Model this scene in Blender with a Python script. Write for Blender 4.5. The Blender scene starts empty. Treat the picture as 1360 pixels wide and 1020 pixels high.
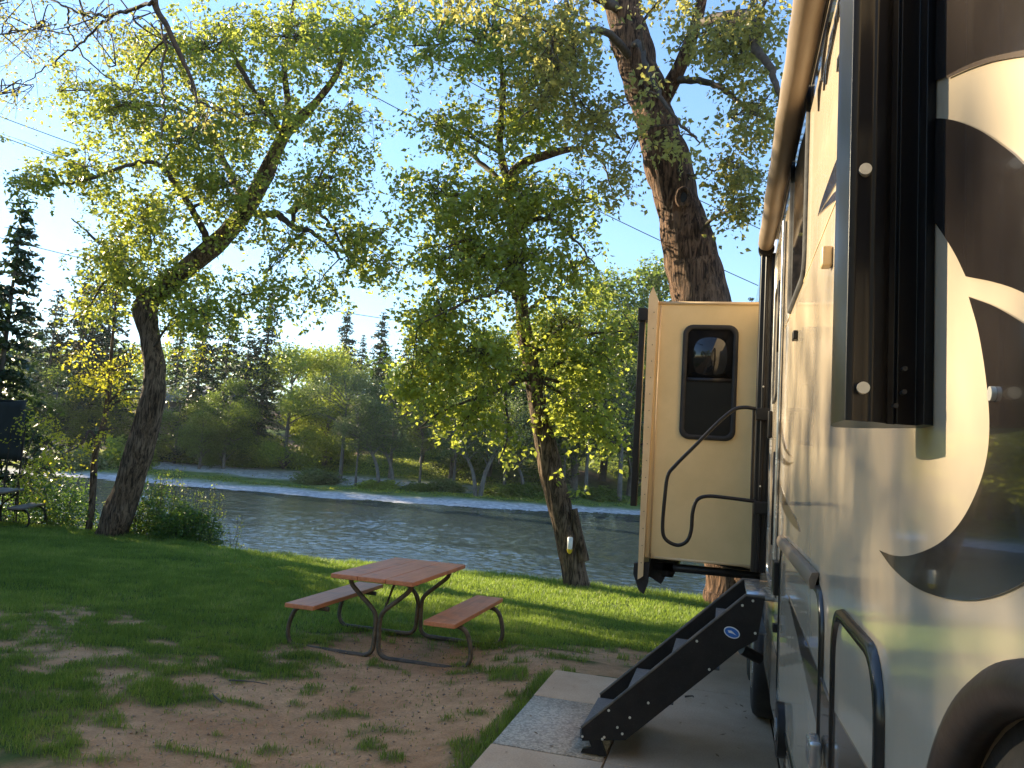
import bpy, bmesh, math, random
import numpy as np
from mathutils import Vector, Matrix
random.seed(7); RNG = np.random.default_rng(11)
S = bpy.context.scene
COL = S.collection
rad = math.radians

# ------------------------------------------------------------------ camera
FPX = 1020.0; EYE = 1.6
YAW, PITCH, ROLL = rad(15.8), rad(5.8), rad(3.75)
fwd = np.array([-math.sin(YAW)*math.cos(PITCH), math.cos(YAW)*math.cos(PITCH), math.sin(PITCH)])
_r = np.array([math.cos(YAW), math.sin(YAW), 0.]); _u = np.cross(_r, fwd)
RT = _r*math.cos(ROLL) + _u*math.sin(ROLL); UP = _u*math.cos(ROLL) - _r*math.sin(ROLL)
CP = np.array([0., 0., EYE])
def ray(x, y): return fwd + RT*(x-680)/FPX + UP*(510-y)/FPX
def at_y(x, y, Y): d = ray(x, y); return CP + d*(Y/d[1])
def at_x(x, y, X): d = ray(x, y); return CP + d*(X/d[0])
def at_d(x, y, D): return CP + ray(x, y)*D
cam = bpy.data.cameras.new('camera'); cam.lens = 36*FPX/1360; cam.sensor_width = 36; cam.clip_start = .02; cam.clip_end = 2000
co = bpy.data.objects.new('camera', cam); COL.objects.link(co); S.camera = co
M = Matrix.Identity(4)
for i, v in enumerate((RT, UP, -fwd)):
    for j in range(3): M[j][i] = v[j]
M.translation = Vector(CP); co.matrix_world = M

# ------------------------------------------------------------------ noise
def _hash(ix, iy, s):
    n = (ix.astype(np.int64)*374761393 + iy.astype(np.int64)*668265263 + s*974634777) & 0xffffffff
    n = ((n ^ (n >> 13))*1274126177) & 0xffffffff
    return ((n ^ (n >> 16)) & 0xffffff)/16777215.0
def vnoise(x, y, s=0):
    x = np.asarray(x, float); y = np.asarray(y, float)
    ix = np.floor(x); iy = np.floor(y); fx = x-ix; fy = y-iy
    fx = fx*fx*(3-2*fx); fy = fy*fy*(3-2*fy)
    a = _hash(ix, iy, s); b = _hash(ix+1, iy, s); c = _hash(ix, iy+1, s); d = _hash(ix+1, iy+1, s)
    return a+(b-a)*fx+(c-a)*fy+(a-b-c+d)*fx*fy
def fbm(x, y, s=0, o=4):
    t = 0; a = .5; w = 0
    for k in range(o): t = t+a*vnoise(x*2**k, y*2**k, s+k); w += a; a *= .5
    return t/w
def sm(a, b, x): t = np.clip((np.asarray(x, float)-a)/(b-a), 0, 1); return t*t*(3-2*t)

# ------------------------------------------------------------------ mesh builder
class MB:
    def __init__(s): s.V = []; s.F = []; s.n = 0; s.T = []
    def add(s, V, F, tint=None):
        V = np.asarray(V, float).reshape(-1, 3); F = np.asarray(F, int)
        if len(F) == 0: return
        s.V.append(V); s.F.append(F+s.n); s.n += len(V)
        s.T.append(np.zeros(len(F)) if tint is None else np.broadcast_to(tint, (len(F),)).copy())
    def poly(s, V): s.add(V, [list(range(len(V)))])
    def box(s, x0, x1, y0, y1, z0, z1):
        V = [(x, y, z) for x in (x0, x1) for y in (y0, y1) for z in (z0, z1)]
        s.add(V, [(0, 1, 3, 2), (4, 6, 7, 5), (0, 4, 5, 1), (2, 3, 7, 6), (0, 2, 6, 4), (1, 5, 7, 3)])
    def prism(s, pts, off):
        """closed outline (3-D points) extruded by off"""
        P = np.asarray(pts, float); n = len(P); Q = P+np.asarray(off, float)
        s.add(np.vstack([P, Q]), [(i, (i+1) % n, n+(i+1) % n, n+i) for i in range(n)])
        s.add(P, [list(range(n))]); s.add(Q, [list(range(n))[::-1]])
    def tube(s, pts, rr, seg=8, caps=True, ridge=0, seed=0):
        P = np.asarray(pts, float); n = len(P); rr = np.broadcast_to(np.asarray(rr, float), (n,))
        T = np.gradient(P, axis=0); T /= np.linalg.norm(T, axis=1)[:, None]+1e-9
        ref = np.array([0, 0, 1.]) if abs(T[0][2]) < .9 else np.array([1., 0, 0])
        a = np.cross(T[0], ref); a /= np.linalg.norm(a); A = []
        for i in range(n):
            a = a-T[i]*(a@T[i]); a /= np.linalg.norm(a)+1e-9; A.append(a)
        A = np.array(A); B = np.cross(T, A)
        th = np.arange(seg)*2*math.pi/seg
        R = rr[:, None]*np.ones(seg)
        if ridge:
            L = np.concatenate([[0], np.cumsum(np.linalg.norm(np.diff(P, axis=0), axis=1))])
            wig = vnoise(L*1.3, L*0, seed)*1.2
            for k, (fr, am) in enumerate(((10, .45), (23, .45), (5, .55), (36, .3))):
                u = (th[None, :]/(2*math.pi)*fr+wig[:, None]); uu = np.mod(u, fr)
                nz = vnoise(uu, L[:, None]*(1.2+.8*k)+0*uu, seed+k*7)
                nz2 = vnoise(uu-fr, L[:, None]*(1.2+.8*k)+0*uu, seed+k*7)
                w = uu/fr; nn = nz*(1-w)+nz2*w
                R = R*(1+ridge*am*((nn-.5)*2 if k != 1 else (.5-2*np.abs(nn-.5))*1.6))
        V = P[:, None]+R[..., None]*(A[:, None]*np.cos(th)[None, :, None]+B[:, None]*np.sin(th)[None, :, None])
        i = np.arange(n-1)[:, None]*seg; j = np.arange(seg)[None, :]; j2 = (j+1) % seg
        F = np.stack([i+j, i+j2, i+seg+j2, i+seg+j], -1).reshape(-1, 4)
        s.add(V.reshape(-1, 3), F)
        if caps:
            s.add(V[0], [list(range(seg))[::-1]]); s.add(V[-1], [list(range(seg))])
    def build(s, name, mat, parent=None, smooth=False, bevel=0, tint=False, ang=35):
        V = np.vstack(s.V); me = bpy.data.meshes.new(name)
        me.vertices.add(len(V)); me.vertices.foreach_set('co', V.astype(np.float32).ravel())
        tot = [np.full(len(F), F.shape[1]) for F in s.F]; tot = np.concatenate(tot)
        idx = np.concatenate([F.ravel() for F in s.F]); st = np.concatenate([[0], np.cumsum(tot)[:-1]])
        me.loops.add(len(idx)); me.loops.foreach_set('vertex_index', idx.astype(np.int32))
        me.polygons.add(len(tot)); me.polygons.foreach_set('loop_start', st.astype(np.int32))
        if smooth: me.polygons.foreach_set('use_smooth', np.ones(len(tot), bool))
        if tint:
            at = me.attributes.new('tint', 'FLOAT', 'FACE'); at.data.foreach_set('value', np.concatenate(s.T).astype(np.float32))
        me.update(calc_edges=True); me.validate()
        if mat is not None: me.materials.append(mat)
        o = bpy.data.objects.new(name, me); COL.objects.link(o)
        if parent is not None: o.parent = parent
        if bevel:
            b = o.modifiers.new('bevel', 'BEVEL'); b.width = bevel; b.segments = 2; b.limit_method = 'ANGLE'; b.angle_limit = rad(30)
            if not smooth:
                for p in me.polygons: p.use_smooth = True
                w = o.modifiers.new('wn', 'WEIGHTED_NORMAL')
        return o

def crom(P, sub=8):
    P = np.asarray(P, float)
    if len(P) < 3:
        t = np.linspace(0, 1, sub+1)[:, None]; return P[0]*(1-t)+P[-1]*t
    Q = np.vstack([2*P[0]-P[1], P, 2*P[-1]-P[-2]]); out = []
    for i in range(1, len(Q)-2):
        p0, p1, p2, p3 = Q[i-1:i+3]
        for t in np.arange(sub)/sub:
            out.append(.5*((2*p1)+(-p0+p2)*t+(2*p0-5*p1+4*p2-p3)*t*t+(-p0+3*p1-3*p2+p3)*t**3))
    out.append(P[-1]); return np.array(out)
def tag(o, label, cat, group=None, kind=None):
    if label: o['label'] = label
    if cat: o['category'] = cat
    if group: o['group'] = group
    if kind: o['kind'] = kind
    return o
def empty(name, loc, label, cat, group=None):
    o = bpy.data.objects.new(name, None); COL.objects.link(o); o.location = loc; o.empty_display_size = .2
    bpy.context.view_layer.update()
    return tag(o, label, cat, group)
def keep(o, parent):
    """child built in world coordinates: undo the parent's offset"""
    o.matrix_parent_inverse = Matrix.Translation(-Vector(parent.location)) if parent.parent is None else Matrix.Identity(4)
    return o

# ------------------------------------------------------------------ materials
def newmat(name):
    m = bpy.data.materials.new(name); m.use_nodes = True; nt = m.node_tree; nt.nodes.clear()
    out = nt.nodes.new('ShaderNodeOutputMaterial'); return m, nt, out
def nd(nt, t, **k):
    n = nt.nodes.new(t)
    for a, b in k.items():
        if a in n.inputs: n.inputs[a].default_value = b
        else: setattr(n, a, b)
    return n
def ramp(nt, fac, stops):
    r = nt.nodes.new('ShaderNodeValToRGB'); e = r.color_ramp.elements
    while len(e) < len(stops): e.new(.5)
    for i, (p, c) in enumerate(stops): e[i].position = p; e[i].color = (*c, 1) if len(c) == 3 else c
    nt.links.new(fac, r.inputs[0]); return r.outputs[0]
def coords(nt, scale=(1, 1, 1)):
    tc = nt.nodes.new('ShaderNodeTexCoord'); mp = nt.nodes.new('ShaderNodeMapping'); mp.inputs['Scale'].default_value = scale
    nt.links.new(tc.outputs['Object'], mp.inputs[0]); return mp.outputs[0]
def surf(name, c1, c2, scale=8, rough=.6, rr=.1, bump=.2, bscale=None, stretch=(1, 1, 1), metal=0, spec=.5, detail=6, bdist=.01, coat=0, lo=.35, hi=.65, dust=0):
    m, nt, out = newmat(name); p = nd(nt, 'ShaderNodeBsdfPrincipled')
    v = coords(nt, stretch); n1 = nd(nt, 'ShaderNodeTexNoise', Scale=scale, Detail=detail, Roughness=.6); nt.links.new(v, n1.inputs[0])
    col = ramp(nt, n1.outputs[0], [(lo, c1), (hi, c2)])
    if dust:
        n5 = nd(nt, 'ShaderNodeTexNoise', Scale=190, Detail=3); nt.links.new(v, n5.inputs[0]); mxd = nd(nt, 'ShaderNodeMixRGB')
        nt.links.new(ramp(nt, n5.outputs[0], [(.60, (0, 0, 0)), (.74, (dust, dust, dust))]), mxd.inputs[0]); nt.links.new(col, mxd.inputs[1]); mxd.inputs[2].default_value = (.35, .31, .26, 1); col = mxd.outputs[0]
    nt.links.new(col, p.inputs['Base Color'])
    rm = nd(nt, 'ShaderNodeMapRange'); rm.inputs[3].default_value = rough-rr; rm.inputs[4].default_value = rough+rr
    nt.links.new(n1.outputs[0], rm.inputs[0]); nt.links.new(rm.outputs[0], p.inputs['Roughness'])
    p.inputs['Metallic'].default_value = metal; p.inputs['Specular IOR Level'].default_value = spec; p.inputs['Coat Weight'].default_value = coat
    if bump:
        n2 = nd(nt, 'ShaderNodeTexNoise', Scale=bscale or scale*4, Detail=6); nt.links.new(v, n2.inputs[0])
        b = nd(nt, 'ShaderNodeBump', Strength=bump, Distance=bdist); nt.links.new(n2.outputs[0], b.inputs['Height']); nt.links.new(b.outputs[0], p.inputs['Normal'])
    nt.links.new(p.outputs[0], out.inputs[0]); return m

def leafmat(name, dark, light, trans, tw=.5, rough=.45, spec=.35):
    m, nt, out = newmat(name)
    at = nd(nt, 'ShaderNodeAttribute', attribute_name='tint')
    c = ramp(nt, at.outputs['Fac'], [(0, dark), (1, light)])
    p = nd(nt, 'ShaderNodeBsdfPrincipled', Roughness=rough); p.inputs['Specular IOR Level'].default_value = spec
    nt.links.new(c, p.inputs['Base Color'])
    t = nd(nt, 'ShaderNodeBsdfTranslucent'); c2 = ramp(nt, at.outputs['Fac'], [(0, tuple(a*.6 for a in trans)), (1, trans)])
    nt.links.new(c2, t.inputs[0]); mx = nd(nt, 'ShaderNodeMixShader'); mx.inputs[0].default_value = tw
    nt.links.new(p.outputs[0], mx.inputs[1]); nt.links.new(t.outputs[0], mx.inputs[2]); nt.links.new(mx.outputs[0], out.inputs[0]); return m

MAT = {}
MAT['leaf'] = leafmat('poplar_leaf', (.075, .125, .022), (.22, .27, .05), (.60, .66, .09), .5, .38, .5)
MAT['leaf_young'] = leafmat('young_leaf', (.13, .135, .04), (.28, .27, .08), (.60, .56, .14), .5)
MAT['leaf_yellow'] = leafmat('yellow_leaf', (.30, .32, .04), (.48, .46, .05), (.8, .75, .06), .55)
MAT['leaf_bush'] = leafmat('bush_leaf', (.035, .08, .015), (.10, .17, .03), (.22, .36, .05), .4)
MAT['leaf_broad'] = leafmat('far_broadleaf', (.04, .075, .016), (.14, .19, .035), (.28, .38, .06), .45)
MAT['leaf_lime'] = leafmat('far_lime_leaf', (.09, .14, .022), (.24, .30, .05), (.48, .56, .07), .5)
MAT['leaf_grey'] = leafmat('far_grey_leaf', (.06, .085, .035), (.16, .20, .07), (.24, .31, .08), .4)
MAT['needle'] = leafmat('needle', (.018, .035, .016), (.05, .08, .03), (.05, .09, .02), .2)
MAT['grass'] = leafmat('grass_blade', (.055, .12, .02), (.22, .29, .055), (.38, .52, .07), .4, .5, .3)
MAT['metal_black'] = surf('black_painted_metal', (.011, .010, .010), (.018, .016, .015), 12, .36, .08, .05, spec=.3, dust=.06)
MAT['awning_black'] = surf('awning_arm_satin', (.010, .010, .011), (.018, .016, .016), 3, .3, .06, .02, stretch=(1, 1, .2), spec=.28)
MAT['bolt'] = surf('bolt_steel', (.55, .52, .45), (.75, .72, .62), 20, .35, .1, 0, metal=.4)
MAT['rubber'] = surf('rubber', (.012, .012, .012), (.03, .028, .026), 10, .8, .1, .3)
MAT['tread'] = surf('step_tread', (.10, .10, .10), (.16, .16, .155), 60, .85, .1, .5, 120)
MAT['glass'] = surf('dark_glass', (.008, .008, .009), (.012, .012, .012), 2, .04, .02, .02, 3, spec=.6)
MAT['screen'] = surf('tinted_glass_with_screen', (.008, .008, .008), (.012, .012, .012), 3, .25, .05, .02, spec=.15)
MAT['frame_grey'] = surf('table_frame', (.05, .042, .03), (.13, .10, .07), 14, .55, .12, .15)
MAT['decal'] = surf('brown_graphic', (.022, .018, .017), (.032, .026, .024), 5, .14, .05, .03, 1.3, coat=.6, dust=.07)
MAT['decal_mid'] = surf('mid_brown_graphic_or_shade', (.11, .088, .07), (.13, .1, .08), 5, .12, .04, .03, 1.3, coat=.6)
MAT['decal_tan'] = surf('tan_graphic', (.15, .105, .06), (.18, .13, .075), 5, .15, .04, .03, 1.3, coat=.5)
MAT['roller'] = surf('awning_fabric', (.17, .125, .085), (.25, .19, .135), 6, .5, .1, .15, 30, stretch=(1, .3, 1))
MAT['siding'] = surf('slide_siding', (.62, .46, .225), (.70, .52, .26), 3, .35, .06, .03, 3)
MAT['trim_tan'] = surf('tan_trim', (.60, .42, .22), (.68, .5, .28), 4, .4, .08, .05)
MAT['silver'] = surf('bright_trim', (.35, .34, .33), (.55, .54, .52), 8, .25, .1, .05, metal=.7)
MAT['blind'] = surf('dim_blind', (.03, .028, .022), (.045, .042, .034), 5, .6, .05, 0)
MAT['door_seal'] = surf('black_door_seal', (.012, .012, .012), (.02, .02, .02), 5, .22, .05, .03, spec=.4)
MAT['fender_brown'] = surf('fender_plastic', (.035, .026, .022), (.05, .038, .032), 6, .42, .06, .1, 40, spec=.3)
MAT['cable'] = surf('cable_black', (.02, .02, .022), (.03, .03, .03), 3, .6, .1, 0)
MAT['white_plastic'] = surf('white_plastic', (.7, .7, .66), (.8, .8, .76), 9, .4, .1, 0)
MAT['yellow_plastic'] = surf('yellow_plastic', (.7, .5, .03), (.8, .6, .06), 9, .4, .1, 0)
MAT['blue'] = surf('blue_sticker', (.02, .12, .42), (.03, .16, .5), 9, .3, .1, 0)
MAT['roof_grey'] = surf('roof_grey', (.16, .18, .22), (.24, .26, .3), 3, .7, .1, .2)
MAT['housewall'] = surf('house_wall', (.16, .13, .10), (.22, .18, .14), 2, .8, .1, .1)
MAT['canvas'] = surf('dark_canvas', (.014, .018, .018), (.03, .036, .034), 2.5, .7, .1, .3, 12)
MAT['twig'] = surf('twig_bark', (.045, .033, .024), (.10, .075, .055), 20, .85, .1, .3)

def wood(name, a, b):
    m, nt, out = newmat(name); p = nd(nt, 'ShaderNodeBsdfPrincipled')
    v = coords(nt, (14, .9, 14)); n = nd(nt, 'ShaderNodeTexNoise', Scale=2.2, Detail=8, Roughness=.65); nt.links.new(v, n.inputs[0])
    v2 = coords(nt); n2 = nd(nt, 'ShaderNodeTexNoise', Scale=5, Detail=5); nt.links.new(v2, n2.inputs[0])
    mx = nd(nt, 'ShaderNodeMixRGB', blend_type='MIX'); nt.links.new(ramp(nt, n2.outputs[0], [(.55, (0, 0, 0)), (.75, (.55, .55, .55))]), mx.inputs[0])
    nt.links.new(ramp(nt, n.outputs[0], [(.3, a), (.7, b)]), mx.inputs[1]); mx.inputs[2].default_value = (.16, .10, .08, 1)
    nt.links.new(mx.outputs[0], p.inputs['Base Color']); p.inputs['Roughness'].default_value = .55
    bp = nd(nt, 'ShaderNodeBump', Strength=.35, Distance=.004); nt.links.new(n.outputs[0], bp.inputs['Height']); nt.links.new(bp.outputs[0], p.inputs['Normal'])
    nt.links.new(p.outputs[0], out.inputs[0]); return m
MAT['redwood'] = wood('red_stained_board', (.46, .155, .065), (.62, .25, .115))
MAT['greywood'] = wood('weathered_board', (.09, .07, .06), (.16, .13, .11))

def bark(name, dark, light, s=1., furrow=1.):
    m, nt, out = newmat(name); p = nd(nt, 'ShaderNodeBsdfPrincipled', Roughness=.88)
    p.inputs['Specular IOR Level'].default_value = .2
    v = coords(nt, (1, 1, .16)); n = nd(nt, 'ShaderNodeTexNoise', Scale=19*s, Detail=10, Roughness=.7); n.inputs['Distortion'].default_value = 1.1; nt.links.new(v, n.inputs[0])
    v2 = coords(nt, (1, 1, 1)); n2 = nd(nt, 'ShaderNodeTexNoise', Scale=2.2*s, Detail=6); nt.links.new(v2, n2.inputs[0])
    vo = nd(nt, 'ShaderNodeTexVoronoi', Scale=11*s, feature='DISTANCE_TO_EDGE'); nt.links.new(v, vo.inputs[0])
    c = ramp(nt, n.outputs[0], [(.42, dark), (.58, light)])
    mx = nd(nt, 'ShaderNodeMixRGB', blend_type='MULTIPLY'); mx.inputs[0].default_value = .7
    nt.links.new(c, mx.inputs[1]); nt.links.new(ramp(nt, n2.outputs[0], [(.35, (.55, .5, .42)), (.65, (1.15, 1.1, 1.05))]), mx.inputs[2])
    nt.links.new(mx.outputs[0], p.inputs['Base Color'])
    ad = nd(nt, 'ShaderNodeMath', operation='MULTIPLY_ADD'); nt.links.new(n.outputs[0], ad.inputs[0]); ad.inputs[1].default_value = .8
    vm = nd(nt, 'ShaderNodeMath', operation='MINIMUM'); nt.links.new(vo.outputs[0], vm.inputs[0]); vm.inputs[1].default_value = .22
    nt.links.new(vm.outputs[0], ad.inputs[2])
    b = nd(nt, 'ShaderNodeBump', Strength=1., Distance=.09*furrow); nt.links.new(ad.outputs[0], b.inputs['Height']); nt.links.new(b.outputs[0], p.inputs['Normal'])
    nt.links.new(p.outputs[0], out.inputs[0]); return m
MAT['bark'] = bark('poplar_bark', (.048, .034, .024), (.26, .19, .13))
MAT['bark_big'] = bark('cottonwood_bark', (.042, .025, .017), (.25, .15, .095), .8, 1.4)
MAT['bark_far'] = surf('far_bark', (.07, .055, .045), (.16, .14, .12), 1.5, .9, .05, .3, 6)
MAT['bark_pale'] = surf('pale_bark', (.07, .062, .052), (.15, .135, .115), 1.5, .9, .05, .3, 6)

def rv_paint():
    m, nt, out = newmat('cream_gelcoat'); p = nd(nt, 'ShaderNodeBsdfPrincipled')
    v = coords(nt); n = nd(nt, 'ShaderNodeTexNoise', Scale=2.5, Detail=7); nt.links.new(v, n.inputs[0])
    nt.links.new(ramp(nt, n.outputs[0], [(.3, (.55, .455, .33)), (.7, (.59, .49, .36))]), p.inputs['Base Color'])
    vs = coords(nt, (1, 1.2, .35)); n2 = nd(nt, 'ShaderNodeTexNoise', Scale=30, Detail=5); nt.links.new(vs, n2.inputs[0])
    nt.links.new(ramp(nt, n2.outputs[0], [(.3, (.04, .04, .04)), (.75, (.11, .11, .11))]), p.inputs['Roughness'])
    n3 = nd(nt, 'ShaderNodeTexNoise', Scale=1.6, Detail=2); nt.links.new(v, n3.inputs[0])
    b = nd(nt, 'ShaderNodeBump', Strength=.12, Distance=.02); nt.links.new(n3.outputs[0], b.inputs['Height'])
    n4 = nd(nt, 'ShaderNodeTexNoise', Scale=14, Detail=2); nt.links.new(v, n4.inputs[0])
    b2 = nd(nt, 'ShaderNodeBump', Strength=.03, Distance=.01); nt.links.new(n4.outputs[0], b2.inputs['Height']); nt.links.new(b.outputs[0], b2.inputs['Normal'])
    nt.links.new(b2.outputs[0], p.inputs['Normal']); p.inputs['Specular IOR Level'].default_value = .6
    nt.links.new(p.outputs[0], out.inputs[0]); return m
MAT['gelcoat'] = rv_paint()

# ------------------------------------------------------------------ light
SUN_AZ, SUN_EL = 71.5, 20.
w = bpy.data.worlds.new('World'); S.world = w; w.use_nodes = True
nt = w.node_tree; bg = nt.nodes['Background']; sk = nt.nodes.new('ShaderNodeTexSky'); sk.sky_type = 'NISHITA'; sk.sun_disc = False
sk.sun_elevation = rad(SUN_EL); sk.sun_rotation = rad(-SUN_AZ); sk.air_density = 1.0; sk.dust_density = .05; sk.ozone_density = 2.2
# soften the glow round the low sun a little and keep the blue clear
bw = nt.nodes.new('ShaderNodeRGBToBW'); nt.links.new(sk.outputs[0], bw.inputs[0])
m1 = nt.nodes.new('ShaderNodeMath'); m1.operation = 'MULTIPLY_ADD'; nt.links.new(bw.outputs[0], m1.inputs[0]); m1.inputs[1].default_value = .11; m1.inputs[2].default_value = .9
dv = nt.nodes.new('ShaderNodeVectorMath'); dv.operation = 'DIVIDE'; nt.links.new(sk.outputs[0], dv.inputs[0]); nt.links.new(m1.outputs[0], dv.inputs[1])
hs = nt.nodes.new('ShaderNodeHueSaturation'); hs.inputs['Saturation'].default_value = 1.06; nt.links.new(dv.outputs[0], hs.inputs['Color'])
nt.links.new(hs.outputs[0], bg.inputs[0]); bg.inputs[1].default_value = .105
sd = Vector((-math.sin(rad(SUN_AZ))*math.cos(rad(SUN_EL)), math.cos(rad(SUN_AZ))*math.cos(rad(SUN_EL)), math.sin(rad(SUN_EL))))
L = bpy.data.lights.new('sun', 'SUN'); L.energy = 4.4; L.angle = rad(.5); L.color = (1, .83, .56)
lo = bpy.data.objects.new('sun', L); COL.objects.link(lo); lo.rotation_euler = sd.to_track_quat('Z', 'Y').to_euler(); lo.location = (-20, 5, 20)
S.view_settings.view_transform = 'Standard'; S.view_settings.look = 'None'; S.view_settings.gamma = 1; S.view_settings.exposure = 1.98
S.cycles.max_bounces = 8; S.cycles.transparent_max_bounces = 8

# ------------------------------------------------------------------ terrain
def yedge(x): return np.interp(x, [-80, -30, -17, -14.5, -12.5, -9, -7, -4, -2.3, 0, 10, 60], [15, 13.6, 13.1, 13.3, 13.8, 12.9, 12.9, 13.7, 13.5, 13.4, 13.6, 15])+.12*(vnoise(x*2., x*0, 5)-.5)
def yshore(x): return np.interp(x, [-200, -100, -63, -57, -48, -41.7, -31.4, -16, -8, 20, 80, 200], [50, 52, 55, 57.2, 57.3, 58, 59, 64, 70, 80, 92, 110])+1.2*(fbm(x*.3, x*0, 3)-.5)
WZ = -2.5
def H(x, y):
    x = np.asarray(x, float); y = np.asarray(y, float)
    lat = np.maximum(sm(-1.24, -2.4, x), sm(6.3, 8.4, y))
    z = -.05+(-.034*np.clip(y, 0, 14)+.05)*lat-.0*x
    z = z+(.05*(fbm(x*.5, y*.5, 21, 3)-.5)+.035*(fbm(x*2.2, y*2.2, 22, 3)-.5))*lat
    e = y-yedge(x)
    z = z-np.where(e > 0, np.minimum(e*e*.9, .75*e), 0)
    z = np.maximum(z, -3.4)
    s = y-yshore(x)
    f = np.interp(s, [-7, 0, 5, 7, 14, 22, 40, 70, 110, 400], [-3.4, -2.5, -2.2, -2.0, -1.5, -.6, 3.4, 8, 12, 18])
    f = f+np.clip(s, 0, 25)/25*1.8*(fbm(x*.09, y*.09, 31, 4)-.5)+np.clip(s, 0, 6)/6*.25*(fbm(x*.8, y*.8, 33, 3)-.5)
    return np.where(y > 32, f, z)
def grassmask(x, y):
    x = np.asarray(x, float); y = np.asarray(y, float)
    left = 1-sm(6.0, 8.0, y)                       # worn foreground
    worn = sm(-3.9, -2.5, x)*(1-sm(7.2, 8.6, y))   # bare patch between table and slab
    path = .8*np.exp(-((y-8.1-.12*x)**2/.22))*sm(-2.2, -.8, x)
    tabl = .42*np.exp(-((x+3.2)**2/1.0+(y-7.1)**2/.4))
    p = np.clip(.345*left+.33*worn+path*.62+tabl+.10, 0, .95)
    p = p-.20*np.exp(-((x+2.7)**2/1.2+(y-7.7)**2/.35))
    n = .26*fbm(x*.8+3, y*1.2, 41, 3)+.38*vnoise(x*2.9+.5*y, y*4.2, 45)+.36*vnoise(x*6.5, y*8, 47)
    g = sm(p-.10, p+.17, n)
    g = np.maximum(g, .75*sm(.70, .84, vnoise(x*5.3+y, y*6.5, 48))*(p < .85))
    near_slab = sm(-1.42, -1.30, x)*(1-sm(-1.22, -1.18, x))*(y < 6.2)*(vnoise(x*4, y*2.2, 8) > .45)
    near_end = (np.abs(y-6.27) < .1)*(x > -1.2)*(x < -.55)*(vnoise(x*6, y*0, 9) > .3)
    g = np.maximum(g, np.maximum(near_slab, near_end)*.9)
    return np.where((x > -1.22) & (y < 6.2), 0, np.clip(g, 0, 1))
def gridc(parts):
    out = []
    for a, b, st in parts: out.append(np.arange(a, b, st))
    return np.concatenate(out)
gx = gridc([(-400, -100, 12), (-100, -18, 1.6), (-18, -8, .14), (-8, 1.0, .06), (1, 8, .5), (8, 60, 2), (60, 400, 14)])
gy = gridc([(-60, -4, 4), (-4, 3.4, .4), (3.4, 9, .05), (9, 15.5, .09), (15.5, 20, .5), (20, 52, 2), (52, 110, .8), (110, 160, 4), (160, 700, 20)])
X, Y = np.meshgrid(gx, gy); Z = H(X, Y)
G = grassmask(X, Y)
dirt_dip = np.where(Y < 15, (1-G)*-.012, 0); Z = Z+dirt_dip
nx, ny = len(gx), len(gy)
ii = (np.arange(ny-1)[:, None]*nx+np.arange(nx-1)[None, :])
FQ = np.stack([ii, ii+1, ii+nx+1, ii+nx], -1).reshape(-1, 4)
s_ = Y-yshore(X)
grav = np.where(s_ > -8, 1-sm(4.0, 7.0, s_+2.5*(fbm(X*.25, Y*.5, 61)-.5)), 0)*(Y > 30)
# second dry strip, wide at the upstream (left) end
grav2 = sm(11.0, 12.5, s_)*(1-sm(17., 19.5, s_))*(1-sm(-34, -16, X))*(Y > 30)
grav = np.maximum(grav, grav2*.8)
bare = sm(.5, .62, fbm(X*.11, Y*.11, 71, 4))*sm(20, 30, s_)*(Y > 30)
bank = sm(.2, .8, Y-yedge(X))*(Y < 30)
mb = MB(); mb.add(np.stack([X, Y, Z], -1), FQ)

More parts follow.
